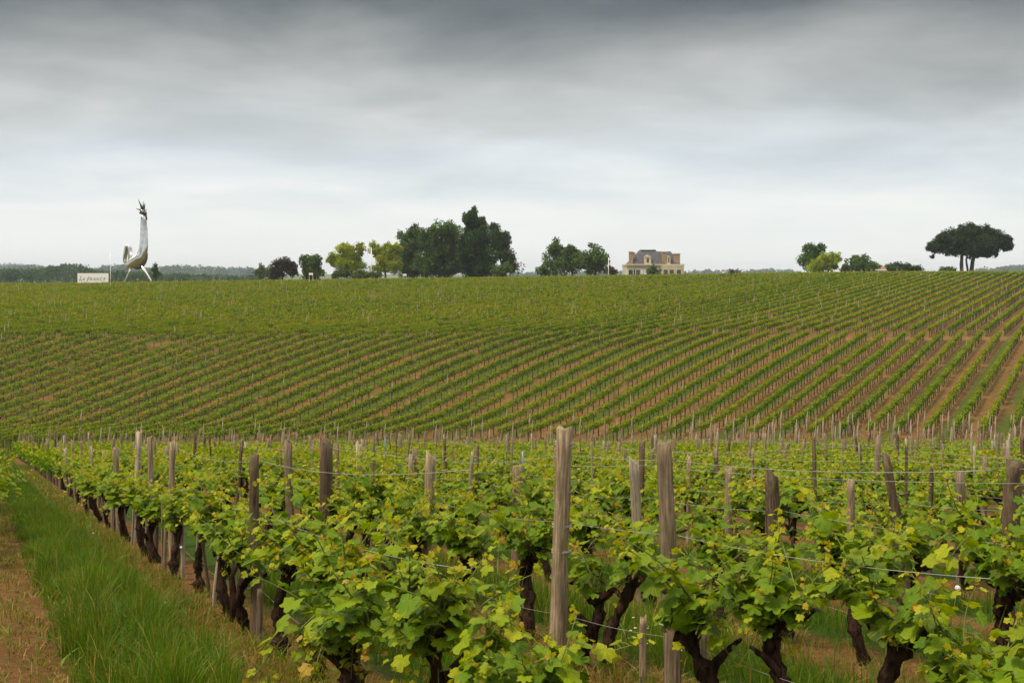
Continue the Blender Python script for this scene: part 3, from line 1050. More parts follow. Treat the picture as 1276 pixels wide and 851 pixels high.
# young plants' stakes in the strip at the foot of the hill
sx, sy = [], []
for Yr in (80.6, 82.0, 83.5, 85.0, 86.5):
    px = 120 + rnd.uniform(0, 20)
    while px < 1300:
        sx.append(X_at(px, Yr))
        sy.append(Yr + rnd.gauss(0, 0.25))
        px += rnd.uniform(20, 34) if px > 820 else rnd.uniform(36, 90)
n = len(sx)
merge_posts(pa, np.array(sx), np.array(sy), nrg.uniform(1.1, 1.5, n), np.where(np.array(sx) > 10, nrg.uniform(0.08, 0.13, n), nrg.uniform(0.06, 0.10, n)), nrg.normal(0, 0.015, n), 1)
# hillside posts, one every few metres along each row
sel = nrg.random(n_h) < np.where(hill_pts[:, 1] > 126, 0.10, 0.06)
hp = hill_pts[sel]
n = len(hp)
hh, hw, hl, hx = nrg.uniform(1.2, 1.75, n), nrg.uniform(0.045, 0.08, n), nrg.normal(0, 0.03, n), hp[:, 0] + nrg.normal(0, 0.05, n)
pale = nrg.random(n) < np.where(hp[:, 1] > 126, 0.7, 0.35)
for q, mt in ((pale, 1), (~pale, 0)):
    merge_posts(pa, hx[q], hp[q, 1], hh[q], hw[q] * (1.25 if mt else 1.0), hl[q], mt)
# thin stakes at the plants of the lower hill
sel = (nrg.random(n_h) < 0.95) & (hill_pts[:, 1] < 140)
hp = hill_pts[sel]
n = len(hp)
merge_posts(pa, hp[:, 0] + nrg.normal(0, 0.08, n), hp[:, 1], nrg.uniform(0.7, 1.1, n), nrg.uniform(0.028, 0.045, n), nrg.normal(0, 0.03, n), 1)
o = pa.obj('vine_post', [M['grey_wood'], M['pale_wood']], attrs=False)
tag(o, 'hundreds of small pale posts standing in the hillside rows', 'posts', kind='stuff')

# ------------------------------------------------------------------ trellis wires
WIRE_NAMES = {0: 'low', 1: 'middle', 2: 'upper'}
for k in range(1, 13):
    ps = sorted(posts_by_row.get(k, []))
    ps = [p for p in ps if p[0] < 46]
    if len(ps) < 2:
        continue
    for hi, hfr in ((0, 0.36), (1, 0.98), (2, 1.43)):
        if (hi == 0 and k > 3) or (hi == 1 and k > 8):
            continue
        pts = []
        # start beyond the near edge of the picture
        Y0 = {1: 5.4, 2: 5.0}.get(k, 5.0)
        use = [p for p in ps if p[2] > 1.3] if hi == 2 else ps
        if not use:
            continue
        anchors = [(Y0, row_x(k, Y0), 9)] + use
        for (ya, xa, ha), (yb, xb, hb) in zip(anchors[:-1], anchors[1:]):
            za = gz(xa, ya) + min(hfr, ha - 0.04)
            zb = gz(xb, yb) + min(hfr, hb - 0.04)
            m = 8
            for i in range(m):
                t = i / m
                sag = 0.05 * (yb - ya) / 3.5 * 4 * t * (1 - t) * (1.8 if hi == 0 else 1)
                pts.append((xa + (xb - xa) * t + 0.05, ya + (yb - ya) * t, za + (zb - za) * t - sag))
        pts.append((xb + 0.05, yb, zb))
        a = Acc()
        add_tube(a, np.array(pts), 0.0017 if hi else 0.0012, 5)
        o = a.obj('trellis_wire', [M['wire']], attrs=False)
        tag(o, f'{WIRE_NAMES[hi]} galvanised wire strung along {row_phrase(k)}', 'wire', 'trellis wires between the posts')

# ------------------------------------------------------------------ grass


def blades(acc, rng, X, Y, h, w, age, shade, lean=0.45):
    n = len(X)
    Z = ground_z(X, Y)
    az = rng.uniform(0, 2 * np.pi, n)
    ln = np.abs(rng.normal(0, lean, n)) * h
    dx, dy = np.cos(az) * ln, np.sin(az) * ln
    fa = rng.uniform(0, 2 * np.pi, n)
    wx, wy = np.cos(fa) * w, np.sin(fa) * w
    V = np.zeros((n, 8, 3))
    for i, (t, ws) in enumerate(((0, 1.0), (0.4, 0.9), (0.75, 0.6), (1.0, 0.08))):
        bx, by, bz = X + dx * t ** 1.8, Y + dy * t ** 1.8, Z - 0.01 + h * (t - 0.25 * t ** 3 * np.clip(ln / h, 0, 1.2))
        V[:, 2 * i] = np.stack([bx - wx * ws / 2, by - wy * ws / 2, bz], -1)
        V[:, 2 * i + 1] = np.stack([bx + wx * ws / 2, by + wy * ws / 2, bz], -1)
    L = np.zeros((n, 8, 4))
    shade = np.clip(shade + 0.22 * np.sin(X * 3.1 + 1.7 * np.sin(Y * 1.3)) * np.sin(Y * 2.2 + X), 0, 1)
    age = np.clip(age + 0.10 * np.sin(X * 1.3 + Y * 0.7), 0, 1)
    L[..., 0] = shade[:, None]
    L[..., 1] = age[:, None]
    q = np.array([[0, 1, 3, 2], [2, 3, 5, 4], [4, 5, 7, 6]])
    F = (q[None] + (np.arange(n) * 8)[:, None, None]).reshape(-1, 4)
    acc.add(V.reshape(-1, 3), F, 0, L.reshape(-1, 4))


ga = Acc()
grg = np.random.default_rng(21)


def strip(k, y0, y1, w0, w1, n, hmin, hmax, wid, dry=0.1, lean=0.45, clump=True):
    t = grg.uniform(0, 1, n)
    Y = y0 + (y1 - y0) * t
    w = grg.uniform(w0, w1, n)
    cl = 0.5 + 0.5 * np.sin(Y * 2.1 + 5 * np.sin(w * 2.7 + k)) * np.sin(w * 5.3 + Y * 0.9 + k)
    if clump:
        keep = grg.random(n) < 0.35 + 0.65 * cl
        Y, w, cl = Y[keep], w[keep], cl[keep]
    ed = 0.10 * np.sin(Y * 1.9 + k) + 0.07 * np.sin(Y * 4.7 + 1) + 0.05 * np.sin(Y * 11.3)
    keep = (w > w0 + 0.14 + ed - 0.35 * (grg.random(len(w)) < 0.12)) & (w < w1 - 0.12 + ed * 0.8 + 0.3 * (grg.random(len(w)) < 0.12)) if w1 - w0 > 0.9 else w > -99
    Y, w, cl = Y[keep], w[keep], cl[keep]
    X = 0.125 + 2.0 * k - SLOPE * Y + w
    n = len(Y)
    mid = 1 - np.abs((w - (w0 + w1) / 2) / ((w1 - w0) / 2)) ** 2.5
    h = (hmin + (hmax - hmin) * grg.beta(2, 2.2, n)) * (0.55 + 0.45 * mid) * (0.7 + 0.5 * cl)
    isdry = grg.random(n) < dry * (1.6 - mid)
    age = np.where(isdry, grg.uniform(0.5, 0.9, n), grg.uniform(0, 0.28, n))
    blades(ga, grg, X, Y, h, wid * grg.uniform(0.6, 1.4, n), age, np.clip(grg.normal(0.42, 0.22, n), 0, 1), lean)


strip(0, 6.5, 12, 0.40, 1.46, 30000, 0.14, 0.46, 0.006, 0.10)
strip(0, 12, 20, 0.34, 1.42, 26000, 0.12, 0.36, 0.008, 0.10)
strip(0, 20, 36, 0.30, 1.28, 22000, 0.10, 0.28, 0.013, 0.08)
strip(0, 36, 79, 0.30, 1.35, 20000, 0.10, 0.25, 0.022, 0.06)
strip(0, 6.5, 24, 0.45, 1.5, 2600, 0.35, 0.68, 0.0035, 0.5, 0.4)
strip(0, 6.5, 24, 0.3, 1.8, 2600, 0.10, 0.22, 0.028, 0.05, 0.9)
strip(0, 6.5, 20, 1.25, 1.95, 7000, 0.05, 0.26, 0.006, 0.75, 0.7)
strip(0, 6.5, 20, -0.2, 0.40, 5000, 0.03, 0.14, 0.007, 0.6, 0.8)
strip(0, 20, 60, 1.35, 1.95, 7000, 0.05, 0.2, 0.012, 0.5, 0.8)
strip(0, 20, 60, -0.1, 0.45, 6000, 0.05, 0.2, 0.012, 0.5, 0.8)
strip(1, 4.5, 14, 0.45, 1.55, 12000, 0.10, 0.38, 0.006, 0.12)
strip(2, 4.5, 16, 0.40, 1.6, 16000, 0.12, 0.42, 0.006, 0.12)
strip(3, 5, 16, 0.45, 1.55, 9000, 0.08, 0.30, 0.007, 0.15)
strip(4, 6, 18, 0.45, 1.55, 6000, 0.08, 0.28, 0.008, 0.15)
strip(1, 4.5, 12, -0.4, 0.45, 5000, 0.03, 0.18, 0.006, 0.8, 0.9)
strip(2, 4.5, 12, -0.4, 0.40, 6000, 0.03, 0.20, 0.006, 0.8, 0.9)
strip(3, 4.5, 12, -0.4, 0.45, 4000, 0.03, 0.18, 0.006, 0.8, 0.9)
strip(0, 77, 91, -6, 9, 16000, 0.12, 0.35, 0.03, 0.06)
o = ga.obj('grass', [M['grass_blade']], smooth=False)
tag(o, 'long green and straw coloured grass growing between the rows', 'grass', kind='stuff')


# loose stones and clods on the bare strips
st = Acc()
srg = np.random.default_rng(44)
ico = bpy.data.meshes.new('tmp_ico')
import bmesh
bm = bmesh.new()
bmesh.ops.create_icosphere(bm, subdivisions=1, radius=1.0)
IV = np.array([v.co[:] for v in bm.verts])
IF = np.array([[v.index for v in f.verts] for f in bm.faces])
bm.free()
bpy.data.meshes.remove(ico)
for k, w0, w1, y0, y1, n in ((0, -0.5, 0.4, 6.5, 26, 420), (0, 1.5, 2.3, 6.5, 30, 380), (2, -0.35, 0.35, 5, 12, 200), (1, -0.35, 0.35, 5, 12, 150)):
    Y = y0 + (y1 - y0) * srg.uniform(0, 1, n) ** 1.4
    X = 0.125 + 2.0 * k - SLOPE * Y + srg.uniform(w0, w1, n)
    r = 0.008 + 0.03 * srg.beta(1.2, 5, n)
    Z = ground_z(X, Y) + 0.2 * r
    V = IV[None] * (r[:, None, None] * srg.uniform(0.6, 1.3, (n, 1, 3))) * srg.uniform(0.75, 1.25, (n, len(IV), 1)) + np.stack([X, Y, Z], -1)[:, None]
    st.add(V.reshape(-1, 3), (IF[None] + (np.arange(n) * len(IV))[:, None, None]).reshape(-1, 3))
M['clod'] = plain('clod', (0.17, 0.095, 0.045), 0.95, var=0.6, scale=9, spec=0.1)
o = st.obj('pebbles', [M['clod']], smooth=False, attrs=False)
tag(o, 'small stones and clods scattered on the bare soil strips', 'stones', kind='stuff')


# dandelion clocks and daisies
def dandelion_proto():
    e = empty('dandelion', (0, 0, 0))
    a = Acc()
    t = np.linspace(0, 1, 6)
    add_tube(a, np.stack([0.03 * t ** 2, 0.01 * np.sin(3 * t), 0.34 * t - 0.02], -1), 0.0025, 5)
    a.obj('stem', [M['shoot']], e, attrs=False)
    b = Acc()
    rng = np.random.default_rng(3)
    for i in range(90):
        v = rng.normal(0, 1, 3)
        v /= np.linalg.norm(v)
        c = np.array([0.03, 0, 0.32])
        V, F, _ = sweep(np.array([c + v * 0.004, c + v * 0.012]), 0.0006, 3, cap=False)
        b.add(V, F)
        s = np.cross(v, [0.3, 0.5, 0.8])
        s /= np.linalg.norm(s)
        w = np.cross(v, s)
        p = c + v * 0.013
        b.add(np.array([p + 0.004 * s, p + 0.004 * w, p - 0.004 * s, p - 0.004 * w]), [[0, 1, 2, 3]])
    b.obj('seed_head', [M['petal']], e, attrs=False)
    return e


def daisy_proto():
    e = empty('daisy', (0, 0, 0))
    a = Acc()
    add_tube(a, np.array([[0, 0, -0.02], [0.01, 0, 0.1], [0.02, 0, 0.2]]), 0.0018, 4)
    a.obj('stem', [M['shoot']], e, attrs=False)
    b = Acc()
    for i in range(12):
        an = i / 12 * 6.283
        dv = np.array([math.cos(an), math.sin(an), 0.15])
        sv = np.array([-math.sin(an), math.cos(an), 0])
        c = np.array([0.02, 0, 0.2])
        b.add(np.array([c + dv * 0.003, c + dv * 0.010 + sv * 0.003, c + dv * 0.016, c + dv * 0.010 - sv * 0.003]), [[0, 1, 2, 3]])
    b.obj('petals', [M['petal']], e, attrs=False)
    c = Acc()
    add_tube(c, np.array([[0.02, 0, 0.2], [0.02, 0, 0.204]]), [0.005, 0.003], 6)
    c.obj('flower_eye', [M['flower_eye']], e, attrs=False)
    return e


def copies(proto, spots, labels, cat, group):
    kids = list(proto.children)
    for i, (x, Y, s) in enumerate(spots):
        e = proto if i == 0 else proto.copy()
        if i:
            COL.objects.link(e)
            for ch in kids:
                c = ch.copy()
                COL.objects.link(c)
                c.parent = e
        e.location = (x, Y, gz(x, Y))
        e.scale = (s, s, s)
        e.rotation_euler = (rnd.gauss(0, 0.12), rnd.gauss(0, 0.12), rnd.uniform(0, 6.28))
        tag(e, labels[i] if isinstance(labels, list) else labels, cat, group)


def spot(px, py, hh):  # noqa
    """a plant of height hh whose head appears at pixel (px, py) on the front slope"""
    Y = 1500 * (1.6 - hh) / (py - 540.0)
    return X_at(px, Y), Y


dl = [(115, 665, 0.30, 1.25, 'white seed head on the dark path edge under the crowded trunks'), (225, 683, 0.45, 1.2, 'white seed head beside the dark trunks of the path row'),
      (206, 780, 0.20, 1.0, 'white seed head low in the tall path grass'), (205, 749, 0.22, 0.9, 'white seed head among tall grass blades below the trunks'),
      (1174, 729, 0.62, 1.3, 'largest white seed head near the crooked branch post'), (1159, 739, 0.6, 0.9, 'white seed head just beside the largest one'),
      (1126, 768, 0.5, 1.2, 'white seed head below the leaning dark post vines'), (1097, 734, 0.6, 1.0, 'white seed head high among the vine leaves')]
sp = []
for px, py, hh, s, lb in dl:
    x, Y = spot(px, py, hh * 0.8)
    sp.append((x, Y, 0.8 * hh / 0.33))
copies(dandelion_proto(), sp, [q[4] for q in dl], 'dandelion', 'dandelion clocks in the grass')
sp = []
for i in range(22):
    px, py = rnd.gauss(795, 28), rnd.gauss(800, 12)
    Y = 2400 / (max(py, 772) - 540) * rnd.uniform(0.93, 1.0)
    sp.append((X_at(px, Y), Y, rnd.uniform(0.5, 0.8)))
copies(daisy_proto(), sp, 'small white daisy in the grass by the tied short stakes', 'daisy', 'daisies by the short stakes')

# the dead forked branch at the path edge
a = Acc()
x0, y0 = X_at(290, 10.2), 10.2
rg = np.random.default_rng(8)
add_tube(a, np.array([[0, 0, -0.05], [0.01, 0, 0.2], [-0.01, 0, 0.38], [0.04, 0, 0.47]]), [0.03, 0.028, 0.026, 0.014], 7, 0, rg, 0.1)
add_tube(a, np.array([[-0.01, 0, 0.36], [-0.05, 0, 0.5], [-0.02, 0.02, 0.58]]), [0.02, 0.016, 0.008], 6, 0, rg, 0.1)
o = a.obj('dead_branch', [M['bark']], attrs=False, loc=(x0, y0, gz(x0, y0)))
tag(o, 'bare black forked branch stuck up beside the grass path', 'branch')

# ------------------------------------------------------------------ trees on the ridge


def px_tree(name, label, cat, Y, clumps, mat, trunk, density=1.0, leaf=0.26, group=None, depth=0.9, xb=None, air=0.0):
    """clumps: (px, py, rx, ry) of the crown as seen at distance Y; trunk: list of limbs, each a list of (px, py, radius px)"""
    rng = np.random.default_rng(int(clumps[0][0] * 7 + clumps[0][1]))
    if Y < 300:
        Y, leaf = Y * 1.27, leaf * 1.2
    s = Y / F_PX
    grow = 1.08 if name == 'umbrella_pine' else 1.16
    clumps = [(a_, b_, c_ * grow, d_ * grow) for a_, b_, c_, d_ in clumps]
    xb = xb if xb is not None else np.mean([c[0] for c in clumps])
    X0 = X_at(xb, Y)
    Z0 = gz(X0, Y)
    e = empty(name, (X0, Y, Z0))
    tag(e, label, cat, group)
    a = Acc()
    for cx, cy, rx, ry in clumps:
        ctone = rng.normal(0, 0.14)
        c = np.array([X_at(cx, Y) - X0, rng.normal(0, 0.25) * rx * s, Z_at(cy, Y) - Z0])
        R = np.array([rx * s, max(rx, ry) * s * depth, ry * s])
        nsub = 30
        sub = rng.normal(0, 1, (nsub, 3))
        sub /= np.linalg.norm(sub, axis=1)[:, None]
        sub = c + sub * R * rng.uniform(0.25, 0.95, (nsub, 1))
        sr = R.mean() * rng.uniform(0.16, 0.46, nsub)
        n_tot = int(density * 36 * R.mean() ** 2 / leaf ** 2)
        w = sr ** 2 / np.sum(sr ** 2)
        idx = rng.choice(nsub, n_tot, p=w)
        v = rng.normal(0, 1, (n_tot, 3))
        v /= np.linalg.norm(v, axis=1)[:, None]
        pos = sub[idx] + v * (sr[idx] * rng.uniform(0.3, 1.25, n_tot) ** 0.7)[:, None]
        keep = pos[:, 2] > 0.1
        pos, v, idx = pos[keep], v[keep], idx[keep]
        n = len(pos)
        tone = np.clip(ctone + rng.normal(0.5, 0.26, nsub)[idx] + rng.normal(0, 0.16, n), 0, 1)
        age = np.clip(rng.normal(0.1, 0.2, nsub)[idx] + rng.normal(0, 0.18, n), 0, 0.8)
        put_leaves(a, rng, 2, pos, rng.normal(0, 1, (n, 3)), v + rng.normal(0, 0.5, (n, 3)) + [0, 0, 0.3], leaf * 1.25 * rng.uniform(0.5, 1.4, n), tone, age)
    a.obj('crown', [M[mat]], e, smooth=False)
    t = Acc()
    if not trunk:
        bx = xb
        low = max(c[1] + c[3] * 0.3 for c in clumps)
        trunk = [[(bx, None, 1.3), (bx + 0.5, low, 1.1), (clumps[0][0], clumps[0][1], 0.5)]]
        for c in clumps[1:4]:
            trunk.append([(bx + 0.4, low + 1, 0.8), (c[0], c[1], 0.35)])
    for limb in trunk:
        P = np.array([[X_at(q[0], Y) - X0, rng.normal(0, 0.15) if i else 0, (Z_at(q[1], Y) - Z0) if q[1] is not None else -0.3] for i, q in enumerate(limb)])
        tt = np.linspace(0, len(P) - 1, 4 * len(P))
        Q = np.stack([np.interp(tt, np.arange(len(P)), P[:, i]) for i in range(3)], -1)
        rr = np.interp(tt, np.arange(len(P)), [q[2] * s for q in limb])
        add_tube(t, Q, rr, 7, 0, rng, 0.06)
    t.obj('trunk', [M['tree_bark']], e, attrs=False)
    return e


G = 'trees along the ridge'
px_tree('shrub', 'dark coppery brown rounded shrub merging with green tree', 'shrub', 200, [(345, 337, 11, 10), (358, 331, 14, 10), (366, 336, 8, 10), (338, 342, 6, 6)], 'crown_copper', None, 1.2)
px_tree('broadleaf_tree', 'small round green tree beside the dark coppery shrub', 'tree', 194, [(384, 332, 11, 14), (393, 330, 8, 12), (388, 341, 13, 8)], 'crown_green', None, 1.1, group=G)
px_tree('broadleaf_tree', 'faint pale green tree peeping out before the coppery shrub', 'tree', 360, [(326, 338, 6, 8), (322, 342, 6, 6)], 'crown_mid', None, 1.0, 0.4, group=G)
px_tree('broadleaf_tree', 'airy yellow green tree with flat spreading crown', 'tree', 205, [(432, 318, 15, 9), (446, 311, 9, 7), (420, 325, 11, 8), (440, 329, 13, 8), (415, 322, 7, 7), (432, 330, 15, 9), (428, 310, 10, 6)], 'crown_yellow', [[(433, None, 1.4), (432, 336, 1.2), (430, 318, .6)], [(432, 336, 1), (445, 318, .4)], [(432, 334, .8), (418, 325, .4)]], 0.9, group=G)
px_tree('broadleaf_tree', 'airy yellow green tree beside the tall white pole', 'tree', 208, [(480, 318, 15, 9), (468, 311, 8, 9), (488, 329, 13, 11), (494, 310, 8, 7), (472, 334, 9, 8), (482, 326, 15, 10), (484, 310, 9, 7)], 'crown_yellow', [[(481, None, 1.4), (480, 334, 1.2), (478, 318, .6)], [(480, 334, 1), (492, 316, .4)], [(480, 334, .8), (468, 314, .4)]], 0.9, group=G)
px_tree('shrub', 'low olive shrubs beneath the two yellow green trees', 'shrub', 200, [(425, 342, 13, 5), (448, 343, 13, 5), (466, 343, 9, 4)], 'crown_mid', None, 1.0)
px_tree('broadleaf_tree', 'big deep green tree with ragged top next to yellow tree', 'tree', 218, [(510, 306, 14, 20), (507, 327, 13, 17), (523, 298, 13, 12), (516, 290, 8, 8), (528, 330, 14, 13), (512, 334, 16, 9)], 'crown_green', None, 1.1, 0.3, group=G)
px_tree('broadleaf_tree', 'widest domed dark green tree beside the tallest conifer', 'tree', 206, [(552, 304, 22, 22), (545, 326, 26, 18), (561, 287, 14, 10), (535, 300, 13, 14), (566, 318, 14, 20), (575, 330, 12, 13), (545, 334, 24, 9)], 'crown_green', None, 1.1, 0.3, group=G)
px_tree('conifer', 'tallest dark pointed conifer on the ridge', 'tree', 200, [(590, 267, 5, 9), (583, 274, 6, 11), (590, 284, 12, 14), (594, 304, 19, 20), (596, 326, 21, 18), (601, 282, 6, 12), (586, 312, 13, 20), (608, 330, 12, 14), (596, 336, 20, 8)], 'crown_dark', None, 1.3, 0.26, group=G)
px_tree('conifer', 'shorter dark conifer with two tips beside the tallest', 'tree', 214, [(615, 288, 5, 9), (621, 300, 9, 15), (627, 312, 12, 18), (633, 328, 10, 15), (630, 296, 5, 9)], 'crown_dark', None, 1.2, 0.26, group=G)
px_tree('shrub', 'pale green shrub at the foot of the shorter conifer', 'shrub', 196, [(630, 335, 9, 9), (620, 338, 10, 7)], 'crown_mid', None, 1.0)
px_tree('sapling', 'thin almost bare sapling standing clear of the conifers', 'tree', 200, [(645, 330, 8, 8), (650, 335, 6, 6)], 'crown_rust', [[(646, None, .5), (645, 334, .4), (643, 322, .2)], [(645, 336, .3), (651, 327, .15)], [(645, 338, .3), (639, 328, .15)]], 0.045)
px_tree('broadleaf_tree', 'slender green tree, first of the clump by the manor', 'tree', 208, [(692, 311, 9, 11), (690, 328, 11, 14), (696, 320, 9, 10)], 'crown_mid', None, 1.0, group=G)
px_tree('broadleaf_tree', 'round green tree in the middle of the clump', 'tree', 212, [(713, 315, 13, 12), (708, 330, 14, 13), (718, 326, 11, 13)], 'crown_green', None, 1.0, group=G)
px_tree('broadleaf_tree', 'round green tree of the clump beside the thin pole', 'tree', 206, [(739, 317, 14, 12), (746, 329, 13, 12), (730, 328, 13, 13), (752, 323, 6, 9)], 'crown_mid', None, 1.0, group=G)
px_tree('shrub', 'small dark shrub at the edge of the tree clump', 'shrub', 200, [(675, 337, 6, 6), (683, 340, 6, 4)], 'crown_green', None, 1.0)
px_tree('shrub', 'reddish brown shrub between the thin pole and the manor', 'shrub', 204, [(761, 337, 6, 6), (766, 340, 4, 4)], 'crown_rust', None, 1.0)
px_tree('shrub', 'green bush covering the lower front of the manor', 'shrub', 255, [(811, 337, 6, 5), (820, 339.5, 6, 3.5)], 'crown_green', None, 1.0, 0.3)
px_tree('shrub', 'rusty low bush on the ridge past the manor', 'shrub', 215, [(915, 340, 7, 3.5)], 'crown_rust', None, 1.0)
px_tree('broadleaf_tree', 'upright dark tree with yellow tree at its foot', 'tree', 222, [(1012, 313, 11, 9), (1007, 327, 11, 13), (1022, 309, 6, 6), (1018, 322, 10, 12)], 'crown_green', None, 1.1, group=G)
px_tree('broadleaf_tree', 'bright yellow green bushy tree before an upright dark tree', 'tree', 212, [(1027, 325, 13, 8), (1040, 321, 7, 8), (1022, 333, 14, 6), (1038, 331, 8, 7)], 'crown_yellow', None, 1.0, group=G)
px_tree('shrub', 'broad mounded green bush beside the low tiled shed', 'shrub', 214, [(1072, 329, 15, 8), (1085, 333, 11, 6), (1059, 335, 10, 5), (1068, 324, 8, 5)], 'crown_mid', None, 1.1)
px_tree('shrub', 'long low dark hedge bush behind the low tiled shed', 'shrub', 218, [(1120, 334, 14, 5), (1138, 335.5, 12, 4), (1110, 335, 8, 5)], 'crown_dark', None, 1.1)
px_tree('broadleaf_tree', 'faint distant tree seen under the umbrella pine', 'tree', 420, [(1176, 335.5, 6, 4), (1186, 337, 6, 3)], 'crown_mid', None, 1.0, 0.5)
px_tree('conifer', 'small dark pointed tree right behind the metal bird', 'tree', 230, [(194, 340, 5, 6), (194, 334, 3.2, 5)], 'crown_dark', None, 1.1, group=G)
px_tree('umbrella_pine', 'broad dark umbrella pine with forked black trunks', 'tree', 224,
        [(1165, 308, 10, 8), (1173, 297, 11, 8), (1188, 298, 15, 10), (1200, 288, 14, 8), (1220, 286, 17, 7), (1235, 293, 14, 9), (1249, 301, 11, 8), (1257, 307, 5, 5), (1238, 309, 9, 7), (1220, 304, 17, 11), (1201, 304, 14, 9), (1185, 311, 10, 5), (1225, 316, 10, 6), (1241, 317, 4, 4), (1162, 320, 3, 2.5), (1252, 311, 4, 3), (1171, 304, 12, 8), (1182, 305, 13, 8), (1196, 297, 16, 10), (1212, 296, 16, 11), (1230, 303, 16, 10), (1244, 305, 12, 7), (1160, 309, 7, 6), (1190, 313, 13, 7), (1208, 312, 15, 8), (1225, 313, 15, 8), (1175, 310, 10, 6)],
        'crown_pine', [[(1199, None, 2.6), (1198, 328, 2.2), (1199, 312, 1.8), (1190, 300, 1.0)], [(1199, 314, 1.4), (1212, 298, .8)], [(1209, None, 2.8), (1212, 326, 2.4), (1215, 314, 1.9), (1224, 300, 1.1)], [(1206, 338, 1.4), (1204, 325, 1.2), (1206, 312, .9)], [(1214, 316, 1.2), (1240, 306, .6)], [(1199, 314, 1.1), (1172, 304, .5)]], 1.25, 0.24, xb=1205, depth=0.8)


# far woods: masses nobody could count
def far_wood(name, label, Y, x0, x1, top, mat, step, rad, n_leaf, leaf, seed):
    rng = np.random.default_rng(seed)
    a = Acc()
    for px in np.arange(x0, x1, step):
        Yd = Y * rng.uniform(0.93, 1.08)
        X = X_at(px + rng.normal(0, step * 0.4), Yd)
        zg = gz(X, Yd)
        zt = Z_at(np.interp(px, [t[0] for t in top], [t[1] for t in top]) + abs(rng.normal(0, 1.8)), Yd)
        R = rad * rng.uniform(0.6, 1.6)
        h = zt - zg
        v = rng.normal(0, 1, (n_leaf, 3))
        v /= np.linalg.norm(v, axis=1)[:, None]
        v[:, 2] = np.abs(v[:, 2]) * np.where(rng.random(n_leaf) < 0.75, 1, -0.7)
        pos = np.array([X, Yd, zt - R * 0.9]) + v * R * np.array([1.1, 1.1, 0.9]) * rng.uniform(0.75, 1.05, (n_leaf, 1))
        low = rng.random(n_leaf) < 0.35
        pos[low, 2] = zg + rng.uniform(0, 1, low.sum()) * max(h - R, 1)
        tone = np.clip(rng.normal(0, 0.16) + rng.normal(0.5, 0.2, n_leaf), 0, 1)
        put_leaves(a, rng, 2, pos, rng.normal(0, 1, (n_leaf, 3)), v + rng.normal(0, 0.4, (n_leaf, 3)), leaf * rng.uniform(0.7, 1.3, n_leaf), tone, np.clip(rng.normal(0.1, 0.2, n_leaf), 0, 0.7))
    o = a.obj(name, [M[mat]], smooth=False)
    tag(o, label, 'woodland', kind='stuff')


far_wood('woodland', 'dark green wood in the plain behind the white sign', 620, -60, 152, [(-60, 333), (30, 334), (60, 333), (75, 328), (100, 328), (112, 334), (150, 337)], 'wood_far', 5, 5.0, 420, 1.1, 31)
far_wood('hedgerow', 'low dark hedgerow in the plain beyond the metal bird', 520, 150, 335, [(150, 337), (190, 338), (225, 340), (280, 342), (335, 344)], 'wood_far', 4.5, 3.2, 260, 0.9, 32)
far_wood('forest', 'hazy blue forest on the skyline over the plain', 2100, -80, 350, [(-80, 330), (10, 327), (60, 331), (120, 332), (145, 328), (170, 333), (200, 331), (228, 329), (260, 331), (300, 333), (350, 334)], 'wood_far', 3.5, 13.0, 180, 4.2, 33)
far_wood('forest', 'hazy blue forest on the skyline past the manor', 2300, 640, 1000, [(640, 338), (760, 337), (860, 337), (900, 335), (960, 334), (1000, 337)], 'wood_far', 3.5, 11.0, 150, 4.4, 34)
far_wood('forest', 'faint blue forest on the skyline beyond the umbrella pine', 2200, 1215, 1340, [(1215, 334), (1245, 331), (1276, 329), (1340, 330)], 'wood_far', 3.5, 11.0, 150, 4.4, 35)

# ------------------------------------------------------------------ things on the ridge


def mesh_child(acc, name, mat, parent, smooth=False):
    return acc.obj(name, [M[mat]] if isinstance(mat, str) else mat, parent, smooth, attrs=False)


# metal bird
YB = 178.0
SB = YB / F_PX


